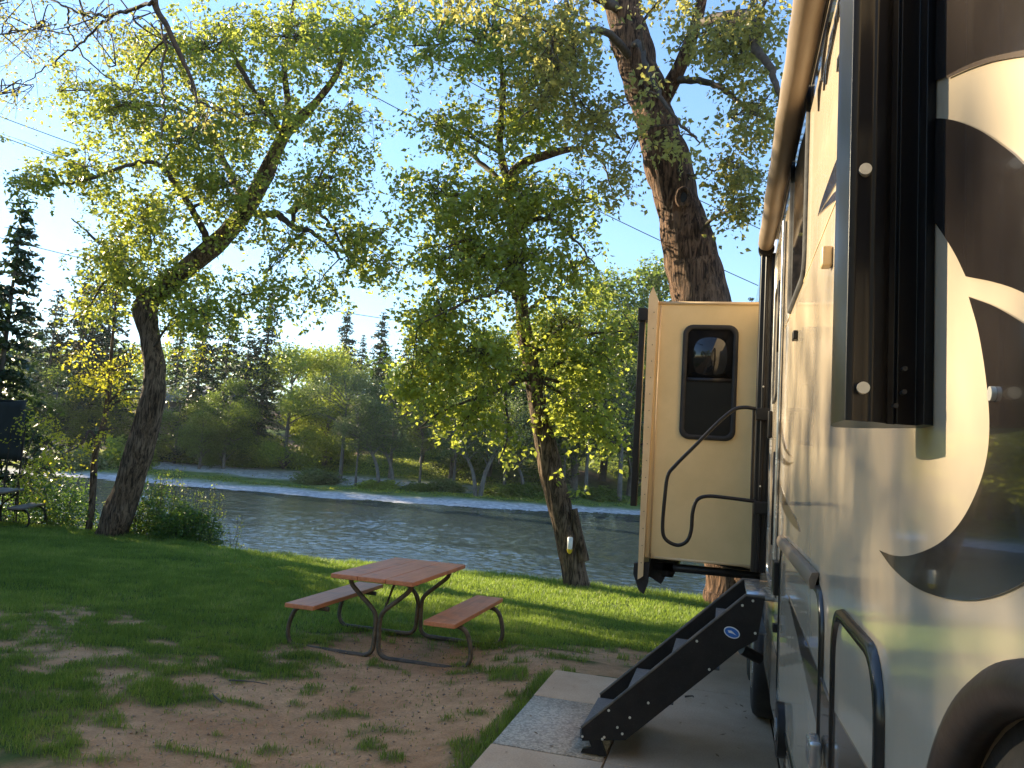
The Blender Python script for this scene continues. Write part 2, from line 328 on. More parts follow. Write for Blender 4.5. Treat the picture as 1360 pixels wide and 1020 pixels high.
def ground_mat():
    m, nt, out = newmat('ground'); p = nd(nt, 'ShaderNodeBsdfPrincipled'); p.inputs['Specular IOR Level'].default_value = .15; p.inputs['Roughness'].default_value = .95
    at = nd(nt, 'ShaderNodeAttribute', attribute_name='mask'); sep = nd(nt, 'ShaderNodeSeparateColor'); nt.links.new(at.outputs['Color'], sep.inputs[0])
    v = coords(nt)
    def noise(sc, det=6, r=.6):
        n = nd(nt, 'ShaderNodeTexNoise', Scale=sc, Detail=det, Roughness=r); nt.links.new(v, n.inputs[0]); return n.outputs[0]
    def mix(f, a, b, bt='MIX'):
        x = nd(nt, 'ShaderNodeMixRGB', blend_type=bt)
        for k, q in ((0, f), (1, a), (2, b)):
            if isinstance(q, (int, float)): x.inputs[k].default_value = q
            elif isinstance(q, tuple): x.inputs[k].default_value = (*q, 1)
            else: nt.links.new(q, x.inputs[k])
        return x.outputs[0]
    n_big, n_mid, n_fine = noise(1.3), noise(9), noise(70, 4, .7)
    dirt = ramp(nt, n_big, [(.3, (.40, .235, .125)), (.7, (.58, .385, .22))])
    dirt = mix(.55, dirt, ramp(nt, n_mid, [(.3, (.6, .55, .5)), (.7, (1.15, 1.1, 1.05))]), 'MULTIPLY')
    dirt = mix(.5, dirt, ramp(nt, n_fine, [(.3, (.6, .56, .52)), (.62, (1.2, 1.18, 1.15))]), 'MULTIPLY')
    green = ramp(nt, n_mid, [(.3, (.035, .065, .014)), (.7, (.075, .115, .028))])
    fargreen = ramp(nt, noise(.55, 8, .65), [(.3, (.05, .075, .02)), (.5, (.11, .16, .035)), (.72, (.22, .22, .07))])
    soil = ramp(nt, noise(.9, 8, .65), [(.3, (.09, .06, .045)), (.7, (.22, .15, .11))])
    vo = nd(nt, 'ShaderNodeTexVoronoi', Scale=3.2); nt.links.new(v, vo.inputs[0])
    gv = ramp(nt, vo.outputs['Color'], [(.1, (.30, .29, .29)), (.9, (.62, .60, .59))])
    c = mix(sep.outputs[0], dirt, green)
    far = mix(sep.outputs[2], fargreen, soil)
    fa = nd(nt, 'ShaderNodeAttribute', attribute_name='farness')
    c = mix(fa.outputs['Fac'], c, far)
    c = mix(sep.outputs[1], c, gv)
    nt.links.new(c, p.inputs['Base Color'])
    b = nd(nt, 'ShaderNodeBump', Strength=.7, Distance=.02); nt.links.new(n_fine, b.inputs['Height'])
    b2 = nd(nt, 'ShaderNodeBump', Strength=.5, Distance=.05); nt.links.new(n_mid, b2.inputs['Height']); nt.links.new(b.outputs[0], b2.inputs['Normal'])
    nt.links.new(b2.outputs[0], p.inputs['Normal']); nt.links.new(p.outputs[0], out.inputs[0]); return m
g_o = mb.build('ground', ground_mat(), smooth=True); tag(g_o, None, None, kind='structure')
ca = g_o.data.attributes.new('mask', 'FLOAT_COLOR', 'POINT')
ca.data.foreach_set('color', np.stack([G, grav, np.maximum(bare, bank*.7), np.ones_like(G)], -1).astype(np.float32).ravel())
fa = g_o.data.attributes.new('farness', 'FLOAT', 'POINT'); fa.data.foreach_set('value', np.maximum((Y > 20), bank).astype(np.float32).ravel())

# river
gr = [n for n in MAT['grass'].node_tree.nodes if n.type == 'VALTORGB'][0].color_ramp
gr.elements[1].position = .93; ge = gr.elements.new(.995); ge.color = (.36, .29, .13, 1)
def water_mat():
    m, nt, out = newmat('river_water'); p = nd(nt, 'ShaderNodeBsdfPrincipled', Roughness=.09); p.inputs['IOR'].default_value = 1.33
    v = coords(nt, (.55, 1.25, 1)); n = nd(nt, 'ShaderNodeTexNoise', Scale=2.3, Detail=5, Roughness=.62); n.inputs['Distortion'].default_value = .5; nt.links.new(v, n.inputs[0])
    v2 = coords(nt, (.3, .6, 1)); n2 = nd(nt, 'ShaderNodeTexNoise', Scale=.7, Detail=3); nt.links.new(v2, n2.inputs[0])
    v3 = coords(nt, (.02, .06, 1)); n3 = nd(nt, 'ShaderNodeTexNoise', Scale=1.5, Detail=3); nt.links.new(v3, n3.inputs[0])
    p.inputs['Base Color'].default_value = (.03, .045, .048, 1)
    st = nd(nt, 'ShaderNodeMapRange'); nt.links.new(n3.outputs[0], st.inputs[0]); st.inputs[1].default_value = .35; st.inputs[2].default_value = .65; st.inputs[3].default_value = .6; st.inputs[4].default_value = 1.
    b = nd(nt, 'ShaderNodeBump', Distance=.05); nt.links.new(st.outputs[0], b.inputs['Strength']); nt.links.new(n.outputs[0], b.inputs['Height'])
    b2 = nd(nt, 'ShaderNodeBump', Strength=.3, Distance=.08); nt.links.new(n2.outputs[0], b2.inputs['Height']); nt.links.new(b.outputs[0], b2.inputs['Normal'])
    nt.links.new(b2.outputs[0], p.inputs['Normal']); nt.links.new(p.outputs[0], out.inputs[0]); return m
mb = MB(); wx = gridc([(-400, -60, 20), (-60, -26, .5), (-26, 4, .10), (4, 20, .8), (20, 401, 20)]); wy = gridc([(14.3, 34, .10), (34, 80, .22), (80, 120, 4)]); WX, WY = np.meshgrid(wx, wy)
def waves(x, y):
    wq = fbm(x*.12, y*.12, 404, 2)
    a = 1-np.abs(2*fbm(x*1.3+wq*3, y*2.1, 401, 3)-1); b = 1-np.abs(2*vnoise(x*3.4+y*1.1, y*4.4, 402)-1); c = vnoise(x*.45, y*.6, 403)
    return (.075*a+.045*b+.05*c)*(.55+.9*wq)
WZZ = WZ-.05+waves(WX, WY)
nw = len(wx); ii = (np.arange(len(wy)-1)[:, None]*nw+np.arange(nw-1)[None, :]); mb.add(np.stack([WX, WY, WZZ], -1), np.stack([ii, ii+1, ii+nw+1, ii+nw], -1).reshape(-1, 4))
tag(mb.build('river', water_mat(), smooth=True), None, None, kind='structure')

# concrete
def concrete(name, a, b, agg=False):
    m, nt, out = newmat(name); p = nd(nt, 'ShaderNodeBsdfPrincipled', Roughness=.85); v = coords(nt)
    n = nd(nt, 'ShaderNodeTexNoise', Scale=2.2, Detail=9, Roughness=.62); nt.links.new(v, n.inputs[0])
    c = ramp(nt, n.outputs[0], [(.3, a), (.7, b)])
    hN = nd(nt, 'ShaderNodeTexNoise', Scale=90 if not agg else 40, Detail=4); nt.links.new(v, hN.inputs[0]); h = hN.outputs[0]
    mx = nd(nt, 'ShaderNodeMixRGB', blend_type='MULTIPLY'); mx.inputs[0].default_value = .6
    if agg:
        vo = nd(nt, 'ShaderNodeTexVoronoi', Scale=75); nt.links.new(v, vo.inputs[0]); h = vo.outputs['Distance']
        nt.links.new(ramp(nt, vo.outputs['Color'], [(.2, (.5, .48, .46)), (.8, (1.4, 1.35, 1.3))]), mx.inputs[2])
    else:
        nt.links.new(ramp(nt, h, [(.3, (.8, .78, .75)), (.7, (1.15, 1.15, 1.15))]), mx.inputs[2])
    nt.links.new(c, mx.inputs[1]); nt.links.new(mx.outputs[0], p.inputs['Base Color'])
    bp = nd(nt, 'ShaderNodeBump', Strength=.5, Distance=.006, invert=agg); nt.links.new(h, bp.inputs['Height']); nt.links.new(bp.outputs[0], p.inputs['Normal'])
    nt.links.new(p.outputs[0], out.inputs[0]); return m
CC = concrete('patio_concrete', (.42, .30, .19), (.56, .43, .295))
mb = MB()
mb.box(-1.23, -.585, 0, 4.40, -.16, 0); mb.box(-1.23, -.585, 5.42, 6.14, -.16, 0); mb.box(-1.23, -.585, 4.408, 5.412, -.16, -.006)
pt = mb.build('patio_slab', CC, bevel=.006); tag(pt, None, None, kind='structure')
mb = MB(); mb.box(-.577, .35, -3, 4.40, -.16, 0); mb.box(-.577, .35, 4.408, 6.13, -.16, 0)
mb.box(.358, 3.4, -3, 6.13, -.16, 0); mb.box(-.2, 3.4, 6.138, 8.3, -.16, 0)
pd = mb.build('parking_pad', concrete('pad_concrete', (.38, .275, .18), (.49, .37, .255)), bevel=.006); tag(pd, None, None, kind='structure')
mb = MB(); mb.box(-1.222, -.593, 4.416, 5.404, -.006, .0005)
tag(mb.build('aggregate_panel', concrete('exposed_aggregate', (.38, .31, .24), (.50, .43, .34), True)), None, None, kind='structure')

# grass blades
def blades(N, x0, x1, y0, y1, hm, wd, seed):
    r = np.random.default_rng(seed)
    x = r.uniform(x0, x1, N); y = r.uniform(y0, y1, N)
    g = grassmask(x, y); e = yedge(x)
    vis = (x > -1.22*y-1.0) & (y < e+.5) & (r.uniform(0, 1, N) < g*.96+.03) & ~((x > -1.235) & (y < 6.15))
    vis &= ~((x > -.22) & (y < 8.32)) & (x < 3)
    x, y, g, e = x[vis], y[vis], g[vis], e[vis]; n = len(x); z = H(x, y)-.012*(1-g)
    tuft = fbm(x*2.3, y*2.3, 51, 3); h = hm*(.45+1.1*tuft)*r.uniform(.6, 1.35, n)*np.clip(.45+g*.6, 0, 1)*(1+.8*sm(-.5, .2, y-e))
    a = r.uniform(0, 2*math.pi, n); la = r.uniform(0, 2*math.pi, n); ln = r.uniform(.1, .9, n)*h
    ww = wd*r.uniform(.7, 1.3, n)
    dx, dy = np.cos(a)*ww, np.sin(a)*ww; lx, ly = np.cos(la)*ln, np.sin(la)*ln
    P = np.stack([np.stack([x-dx, y-dy, z-.01], -1), np.stack([x+dx, y+dy, z-.01], -1),
                  np.stack([x+dx*.8+lx*.35, y+dy*.8+ly*.35, z+h*.55], -1), np.stack([x-dx*.8+lx*.35, y-dy*.8+ly*.35, z+h*.55], -1),
                  np.stack([x+lx, y+ly, z+h], -1)], 1)
    b = np.arange(n)[:, None]*5
    t = np.clip(-.25+.75*fbm(x*.9, y*.9, 55, 3)+.6*vnoise(x*5, y*5, 56)+r.normal(0, .24, n), 0, 1)
    return P.reshape(-1, 3), b+np.array([0, 1, 2, 3]), b+np.array([3, 2, 4]), t
mb = MB()
for a in ((150000, -8, -1.1, 3.4, 7.0, .045, .0022, 1), (170000, -12, 2.2, 7.0, 10.5, .05, .003, 2), (150000, -18, 3, 10.5, 14.6, .055, .0042, 3)):
    P, q, t3, t = blades(*a); k = mb.n; mb.add(P, q, t); mb.V.append(np.zeros((0, 3))); mb.F.append(t3+k); mb.T.append(t)
go = mb.build('lawn_grass', MAT['grass'], tint=True); tag(go, 'short green lawn grass thinning to patches over bare brown dirt', 'grass', kind='stuff')

# ------------------------------------------------------------------ leaves
def leaves(mb, P, L, seed, droop=.6, tint=None, wr=.62, asp=None):
    """kite-shaped folded leaves at points P"""
    r = np.random.default_rng(seed); n = len(P); L = L*r.uniform(.5, 1.35, n)
    d = r.normal(0, 1, (n, 3)); d[:, 2] = d[:, 2]*.5-droop; d /= np.linalg.norm(d, axis=1)[:, None]
    q = r.normal(0, 1, (n, 3)); s = np.cross(d, q); s /= np.linalg.norm(s, axis=1)[:, None]+1e-9
    nn = np.cross(d, s)
    Lc = L[:, None]
    V = np.stack([P, P+d*Lc*.38+s*Lc*wr*.5+nn*Lc*.10, P+d*Lc+nn*Lc*-.06, P+d*Lc*.38-s*Lc*wr*.5+nn*Lc*.10], 1)
    b = np.arange(n)[:, None]*4
    t = np.clip((tint if tint is not None else .5)+r.normal(0, .28, n), 0, 1)
    mb.add(V.reshape(-1, 3), b+np.array([0, 1, 2, 3]), t)

def px_branch(pts):
    return crom([at_y(x, y, Y) for x, y, Y in pts], 10)
def interp_r(rr, n): return np.interp(np.linspace(0, 1, n), np.linspace(0, 1, len(rr)), rr)

def near_tree(name, base, label, cat, trunks, limbs, blobs, leafkey='leaf', barkkey='bark', leafL=.085, seed=1, group=None, lps=13, ridge=.12):
    r = np.random.default_rng(seed); root = empty(name, base, label, cat, group)
    tb = MB(); nodes = []; nrad = []
    for k, (pts, rr) in enumerate(trunks):
        P = px_branch(pts); R = interp_r(rr, len(P))*.83
        # rougher outline
        ki = np.arange(len(P))*.33; jit = np.stack([vnoise(ki, ki*0+q, seed+k*3+q)-.5 for q in range(3)], -1)
        P2 = P+jit*R[:, None]*(.12 if R[0] > .4 else .08)
        fine = crom(P2, 4); Rf = np.interp(np.linspace(0, 1, len(fine)), np.linspace(0, 1, len(R)), R)
        Rf = Rf*(1+.09*(vnoise(np.arange(len(fine))*.05, np.zeros(len(fine)), seed+k)-.5)*2)
        tb.tube(fine, Rf, 72 if max(rr) > .2 else 24, ridge=ridge, seed=seed+k)
        nodes.append(fine[len(fine)//3 if k == 0 else 0:]); nrad.append(Rf[len(fine)//3 if k == 0 else 0:])
    keep(tb.build('trunk', MAT[barkkey], root, smooth=True), root)
    lb = MB()
    for pts, rr in limbs:
        P = px_branch(pts); R = interp_r(rr, len(P)); P[1:-1] += r.normal(0, 1, (len(P)-2, 3))*.012
        lb.tube(P, R, 8, ridge=.1, seed=seed); nodes.append(P); nrad.append(R)
    N0 = np.vstack(nodes); R0 = np.concatenate(nrad)
    cr = MB(); SP = []
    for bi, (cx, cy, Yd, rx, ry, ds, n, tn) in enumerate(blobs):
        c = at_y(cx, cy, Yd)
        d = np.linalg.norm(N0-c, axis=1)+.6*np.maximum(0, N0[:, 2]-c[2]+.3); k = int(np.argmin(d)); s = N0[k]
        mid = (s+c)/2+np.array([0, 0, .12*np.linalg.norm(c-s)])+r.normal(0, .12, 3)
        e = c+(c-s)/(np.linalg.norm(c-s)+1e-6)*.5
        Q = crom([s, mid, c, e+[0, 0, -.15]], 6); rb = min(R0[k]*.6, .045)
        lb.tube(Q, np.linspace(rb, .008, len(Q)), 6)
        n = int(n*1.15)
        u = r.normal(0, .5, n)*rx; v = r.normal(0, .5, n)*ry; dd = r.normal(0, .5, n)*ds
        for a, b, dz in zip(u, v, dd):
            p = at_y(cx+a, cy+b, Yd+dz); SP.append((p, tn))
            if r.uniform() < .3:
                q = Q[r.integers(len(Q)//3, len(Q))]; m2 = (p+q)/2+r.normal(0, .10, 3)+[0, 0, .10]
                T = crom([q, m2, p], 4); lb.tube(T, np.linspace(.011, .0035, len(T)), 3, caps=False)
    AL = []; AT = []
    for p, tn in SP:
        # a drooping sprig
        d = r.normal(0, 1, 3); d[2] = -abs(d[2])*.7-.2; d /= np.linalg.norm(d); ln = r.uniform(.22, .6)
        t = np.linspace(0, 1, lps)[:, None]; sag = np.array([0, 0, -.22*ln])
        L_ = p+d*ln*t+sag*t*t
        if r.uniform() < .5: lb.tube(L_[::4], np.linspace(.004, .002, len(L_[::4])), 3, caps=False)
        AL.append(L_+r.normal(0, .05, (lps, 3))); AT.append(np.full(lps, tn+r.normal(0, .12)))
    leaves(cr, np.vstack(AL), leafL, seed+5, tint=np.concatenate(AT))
    keep(lb.build('branches', MAT['twig'], root, smooth=True), root)
    keep(cr.build('crown', MAT[leafkey], root, tint=True), root)
    return root

YL = 13.5
lt_trunk = [([(143, 726, YL), (150, 705, YL), (172, 640, YL), (196, 560, YL), (206, 500, YL), (198, 440, YL), (193, 408, YL), (222, 378, YL), (280, 330, YL), (322, 285, YL), (352, 232, YL), (378, 180, YL), (420, 135, YL), (446, 100, YL), (462, 50, YL)],
             [.46, .37, .33, .29, .27, .26, .27, .25, .235, .22, .19, .15, .10, .08, .05]),
            ([(374, 190, YL), (382, 140, YL+.3), (378, 80, YL+.5), (392, -10, YL+.8)], [.11, .09, .07, .04])]
lt_limbs = [([(340, 285, YL), (368, 285, YL-.2), (388, 300, YL-.4), (420, 312, YL-.6), (455, 345, YL-.8)], [.08, .07, .055, .04, .02]),
            ([(388, 300, YL-.4), (392, 278, YL-.5), (410, 275, YL-.7), (440, 300, YL-1), (468, 352, YL-1.2)], [.05, .045, .035, .025, .012]),
            ([(196, 410, YL), (170, 370, YL+.5), (140, 330, YL+.8), (95, 290, YL+1)], [.09, .06, .04, .015]),
            ([(280, 330, YL), (250, 270, YL-.8), (200, 215, YL-1.4), (110, 240, YL-1.8), (40, 245, YL-2)], [.08, .06, .04, .025, .01]),
            ([(330, 280, YL), (290, 200, YL+.8), (250, 110, YL+1.2), (200, 30, YL+1.5)], [.09, .07, .045, .02]),
            ([(378, 180, YL), (330, 110, YL-.8), (290, 30, YL-1)], [.07, .05, .02]),
            ([(200, 470, YL), (225, 430, YL-.5), (260, 400, YL-.8)], [.03, .02, .01])]
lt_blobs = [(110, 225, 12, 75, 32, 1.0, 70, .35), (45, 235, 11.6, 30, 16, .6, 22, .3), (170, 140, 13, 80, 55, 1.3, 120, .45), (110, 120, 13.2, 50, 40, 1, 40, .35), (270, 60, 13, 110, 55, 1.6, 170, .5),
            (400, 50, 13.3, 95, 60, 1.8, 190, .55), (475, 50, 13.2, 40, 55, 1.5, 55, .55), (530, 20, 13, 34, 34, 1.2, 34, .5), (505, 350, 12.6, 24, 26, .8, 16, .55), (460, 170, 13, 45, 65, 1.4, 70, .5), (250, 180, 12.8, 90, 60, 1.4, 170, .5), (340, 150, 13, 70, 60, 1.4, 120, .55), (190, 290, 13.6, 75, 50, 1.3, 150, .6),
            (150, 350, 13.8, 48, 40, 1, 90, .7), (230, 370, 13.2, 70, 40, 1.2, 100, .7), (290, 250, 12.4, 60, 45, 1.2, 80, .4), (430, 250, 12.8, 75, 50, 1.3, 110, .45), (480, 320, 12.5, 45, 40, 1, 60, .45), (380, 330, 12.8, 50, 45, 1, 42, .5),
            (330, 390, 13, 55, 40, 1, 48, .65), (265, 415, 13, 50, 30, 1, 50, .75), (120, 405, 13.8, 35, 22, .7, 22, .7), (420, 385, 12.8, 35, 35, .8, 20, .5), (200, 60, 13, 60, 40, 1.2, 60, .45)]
near_tree('poplar_tree', tuple(at_y(143, 712, YL)), 'tree with an S-curved trunk leaning right on the bank at left', 'tree', lt_trunk, lt_limbs, lt_blobs, seed=3, group='big riverside trees', leafL=.095, lps=22)

YC = 13.3
ct_trunk = [([(772, 800, YC), (768, 785, YC), (750, 700, YC), (733, 630, YC), (716, 545, YC), (704, 480, YC), (695, 430, YC), (690, 380, YC), (684, 330, YC), (678, 285, YC), (676, 243, YC), (694, 218, YC), (722, 207, YC), (748, 200, YC+.1), (775, 196, YC+.3)],
             [.30, .265, .25, .23, .205, .185, .16, .13, .12, .115, .11, .11, .10, .08, .04]),
            ([(676, 250, YC), (664, 190, YC-.2), (668, 110, YC-.3), (655, 20, YC-.5), (660, -60, YC-.6)], [.09, .075, .06, .04, .02])]
ct_limbs = [([(692, 400, YC), (660, 360, YC-.7), (625, 320, YC-1.2), (590, 330, YC-1.5)], [.07, .05, .035, .015]),
            ([(693, 420, YC), (730, 395, YC+.5), (780, 410, YC+.8)], [.05, .035, .015]),
            ([(684, 330, YC), (660, 385, YC-1.2), (620, 400, YC-1.6), (560, 430, YC-2)], [.05, .035, .025, .01]),
            ([(684, 310, YC), (715, 290, YC-.7), (745, 300, YC-1), (790, 350, YC-1.2)], [.05, .04, .025, .012]),
            ([(676, 250, YC), (620, 200, YC+.5), (560, 160, YC+.8)], [.06, .04, .015]),
            ([(775, 196, YC+.3), (800, 215, YC+.4), (815, 260, YC+.5)], [.03, .02, .01])]
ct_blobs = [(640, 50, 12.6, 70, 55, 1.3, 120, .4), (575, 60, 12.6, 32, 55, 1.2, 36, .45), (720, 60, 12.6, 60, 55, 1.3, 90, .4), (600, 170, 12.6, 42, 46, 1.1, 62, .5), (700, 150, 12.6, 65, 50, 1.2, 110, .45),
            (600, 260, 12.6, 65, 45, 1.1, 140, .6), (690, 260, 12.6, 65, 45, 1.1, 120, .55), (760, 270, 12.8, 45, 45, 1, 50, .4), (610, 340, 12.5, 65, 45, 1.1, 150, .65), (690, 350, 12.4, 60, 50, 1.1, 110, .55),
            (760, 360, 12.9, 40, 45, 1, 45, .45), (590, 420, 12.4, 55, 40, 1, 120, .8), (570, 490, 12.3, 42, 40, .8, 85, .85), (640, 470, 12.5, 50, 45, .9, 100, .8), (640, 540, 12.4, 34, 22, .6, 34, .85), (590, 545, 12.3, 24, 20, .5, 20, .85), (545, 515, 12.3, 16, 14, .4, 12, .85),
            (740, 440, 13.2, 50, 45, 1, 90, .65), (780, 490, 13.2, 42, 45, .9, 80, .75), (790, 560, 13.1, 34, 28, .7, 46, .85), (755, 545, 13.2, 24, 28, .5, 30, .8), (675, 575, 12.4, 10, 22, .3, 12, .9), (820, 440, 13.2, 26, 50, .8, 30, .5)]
ct = near_tree('poplar_tree', tuple(at_y(768, 787, YC)), 'slender tree leaning left beside the travel trailer, insect trap on its trunk', 'tree', ct_trunk, ct_limbs, ct_blobs, seed=23, group='big riverside trees', leafL=.095, lps=21)
# sprouts on its trunk and the sawn stub
r = np.random.default_rng(4)
for (x, y, dx, dy) in ((735, 640, 12, -18), (756, 655, 24, -6)):
    a = at_y(x, y, YC-.22); b = at_y(x+dx, y+dy, YC-.45)
    mb = MB(); leaves(mb, a+(b-a)*r.uniform(0, 1, (14, 1))+r.normal(0, .03, (14, 3)), .09, 9, tint=np.full(14, .9))
    keep(mb.build('sprout', MAT['leaf'], ct, tint=True), ct)
mb = MB(); a = at_y(775, 745, YC-.08); b = at_y(762, 676, YC-.13); mb.tube(crom([a, (a+b)/2, b], 6), interp_r([.10, .08, .06], 13), 14, ridge=.1); 
keep(mb.build('sawn_stub', MAT['bark'], ct, smooth=True), ct)

bt_trunk = [([(992, 800, YC), (985, 770, YC), (962, 620, YC), (948, 500, YC), (931, 395, YC), (912, 320, YC), (896, 250, YC), (879, 185, YC), (860, 123, YC), (839, 62, YC), (825, 0, YC), (812, -60, YC)],
             [.85, .70, .63, .58, .55, .53, .49, .45, .42, .40, .39, .37]),
            ([(868, 150, YC), (900, 95, YC-.3), (925, 30, YC-.6), (940, -50, YC-.9)], [.22, .15, .12, .09])]
bt_limbs = [([(850, 90, YC), (800, 40, YC-1), (760, 60, YC-2), (725, 120, YC-2.6), (690, 160, YC-3)], [.08, .06, .04, .022, .01]),
            ([(925, 30, YC-.6), (990, 20, YC-2), (1003, 60, YC-3), (1030, 110, YC-3.4), (1040, 170, YC-3.6)], [.08, .07, .06, .04, .02]),
            ([(840, 60, YC-.2), (850, 60, YC-1.5), (868, 110, YC-2.5), (900, 160, YC-3), (930, 190, YC-3.2)], [.05, .04, .035, .02, .01]),
            ([(895, 105, YC-.25), (950, 112, YC-.8), (1000, 150, YC-1.2), (1050, 160, YC-1.4)], [.07, .05, .03, .015]),
            ([(832, 20, YC), (780, -10, YC-1), (700, -40, YC-2), (620, -50, YC-3)], [.1, .08, .06, .03]),
            ([(893, 235, YC), (930, 230, YC-.5), (975, 220, YC-.8)], [.03, .02, .01])]
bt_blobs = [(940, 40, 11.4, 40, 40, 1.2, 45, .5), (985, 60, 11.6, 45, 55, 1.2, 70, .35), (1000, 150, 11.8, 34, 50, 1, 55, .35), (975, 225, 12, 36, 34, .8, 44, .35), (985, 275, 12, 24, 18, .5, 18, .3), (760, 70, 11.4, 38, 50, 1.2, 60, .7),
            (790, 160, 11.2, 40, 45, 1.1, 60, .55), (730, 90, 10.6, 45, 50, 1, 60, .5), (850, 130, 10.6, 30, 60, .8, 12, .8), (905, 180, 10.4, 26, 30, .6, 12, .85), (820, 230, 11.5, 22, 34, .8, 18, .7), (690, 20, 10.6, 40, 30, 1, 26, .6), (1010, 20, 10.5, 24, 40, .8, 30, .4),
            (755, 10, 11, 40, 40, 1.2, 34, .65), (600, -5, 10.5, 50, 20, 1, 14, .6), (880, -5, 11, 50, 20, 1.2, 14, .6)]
bt = near_tree('cottonwood_tree', tuple(at_y(985, 770, YC)), 'huge rough-barked tree with a knot hole rising behind the slide-out', 'tree', bt_trunk, bt_limbs, bt_blobs, barkkey='bark_big', leafkey='leaf_young', seed=41, group='big riverside trees', leafL=.09, lps=19, ridge=.12)
# knot hole: a raised lip round a dark hollow
mb = MB(); c = at_y(908, 262, YC-.50); th = np.linspace(0, 2*math.pi, 25)
mb.tube(np.stack([c[0]+.10*np.cos(th), c[1]+.02*np.sin(th*2), c[2]+.14*np.sin(th)], -1), .045, 8, caps=False, ridge=.2, seed=3)
keep(mb.build('knot_lip', MAT['bark_big'], bt, smooth=True), bt)
mb = MB(); th = th[:-1]; mb.prism(np.stack([c[0]+.085*np.cos(th), c[1]+.01+0*th, c[2]+.12*np.sin(th)], -1), (0, .05, 0))
keep(mb.build('knot_hollow', MAT['rubber'], bt), bt)

# overhanging twigs close to the camera, upper left (of a tree standing behind the camera)
ov_tr = [([(330, -420, 3.5), (230, -160, 5.4), (205, -10, 6.2), (222, 35, 6.3), (238, 70, 6.4), (256, 110, 6.5), (262, 135, 6.5)], [.12, .07, .045, .036, .03, .022, .01])]
ov_limbs = [([(222, 45, 6.3), (216, 90, 6.3), (217, 140, 6.2), (212, 190, 6.2)], [.014, .012, .009, .004]),
            ([(205, 0, 6.2), (150, 20, 6.6), (90, 10, 7), (20, -30, 7.4)], [.02, .018, .013, .01]),
            ([(150, 20, 6.6), (110, 55, 6.8), (60, 90, 6.9), (20, 120, 7)], [.014, .012, .008, .004]),
            ([(90, 10, 7), (100, 60, 7.2), (150, 110, 7.2), (180, 130, 7.2)], [.012, .01, .008, .004]),
            ([(222, 50, 6.3), (190, 85, 6.5), (170, 130, 6.6)], [.012, .009, .004]),
            ([(262, 135, 6.5), (300, 150, 6.7), (360, 165, 6.9)], [.01, .008, .004])]
ov_blobs = [(40, 40, 7, 50, 40, .8, 46, .35), (110, 25, 7, 50, 30, .8, 34, .4), (20, 110, 7.2, 28, 28, .6, 18, .3), (180, 30, 6.8, 40, 25, .6, 16, .45), (280, 150, 6.8, 40, 18, .5, 14, .6), (5, 0, 7, 30, 30, .6, 24, .3)]
near_tree('overhanging_tree', (1.2, -3.0, 0), 'dark twiggy branch with sparse young leaves hanging in at the top left', 'tree', ov_tr, ov_limbs, ov_blobs, leafkey='leaf_young', barkkey='twig', leafL=.045, seed=61, lps=9, ridge=.06)

# sapling with yellow leaves left of the S-curved tree
sp_tr = [([(114, 730, 14.2), (122, 672, 14.2), (127, 600, 14.2), (138, 560, 14.2), (146, 510, 14.2), (148, 470, 14.2), (152, 420, 14.2), (158, 350, 14.3)], [.10, .085, .08, .07, .045, .03, .015])]
sp_l = [([(147, 500, 14.2), (115, 450, 14), (100, 420, 14)], [.03, .02, .01]), ([(147, 500, 14.2), (165, 485, 14.2), (190, 465, 14.2)], [.03, .018, .008]),
        ([(148, 520, 14.2), (120, 515, 14), (90, 500, 13.9)], [.03, .018, .008])]
sp_b = [(120, 500, 14, 26, 16, .5, 26, .8), (150, 490, 14.2, 26, 18, .5, 30, .7), (105, 465, 14, 20, 18, .4, 16, .7), (180, 470, 14.1, 18, 14, .4, 12, .8), (115, 400, 14, 22, 20, .5, 14, .6), (260, 460, 13.6, 24, 12, .4, 9, .8), (230, 430, 13.6, 24, 14, .4, 10, .8), (195, 520, 14, 14, 12, .3, 8, .8),
        (108, 590, 13.8, 12, 12, .3, 9, .9), (145, 570, 13.9, 6, 22, .3, 9, .9), (170, 530, 14, 16, 10, .3, 6, .8)]
near_tree('sapling', tuple(at_y(122, 672, 14.2)), 'thin brown sapling with yellow leaves left of the S-curved tree', 'tree', sp_tr, sp_l, sp_b, leafkey='leaf_yellow', seed=71, leafL=.075, lps=12, ridge=.05)
# yellow shrub by the dark canvas screen
sh_tr = [([(20, 700, 13.6), (28, 630, 13.6), (40, 590, 13.6), (52, 560, 13.6), (52, 540, 13.6)], [.02, .016, .014, .008, .004]), ([(24, 640, 13.6), (45, 600, 13.5), (70, 585, 13.4)], [.014, .01, .005])]
sh_b = [(50, 545, 13.6, 5, 10, .2, 5, .9), (65, 556, 13.5, 12, 4, .2, 8, .95), (72, 574, 13.4, 13, 6, .2, 9, .9), (60, 605, 13.5, 14, 12, .3, 18, .9), (78, 598, 13.5, 5, 9, .2, 6, .9), (32, 568, 13.6, 5, 9, .2, 7, .9), (55, 625, 13.5, 16, 7, .3, 14, .85), (40, 645, 13.5, 12, 8, .3, 10, .7)]
near_tree('yellow_shrub', tuple(at_y(20, 700, 13.6)), 'leggy shrub with bright yellow leaves beside the dark canvas screen', 'shrub', sh_tr, [], sh_b, leafkey='leaf_yellow', barkkey='twig', seed=81, leafL=.07, lps=11, ridge=.05)

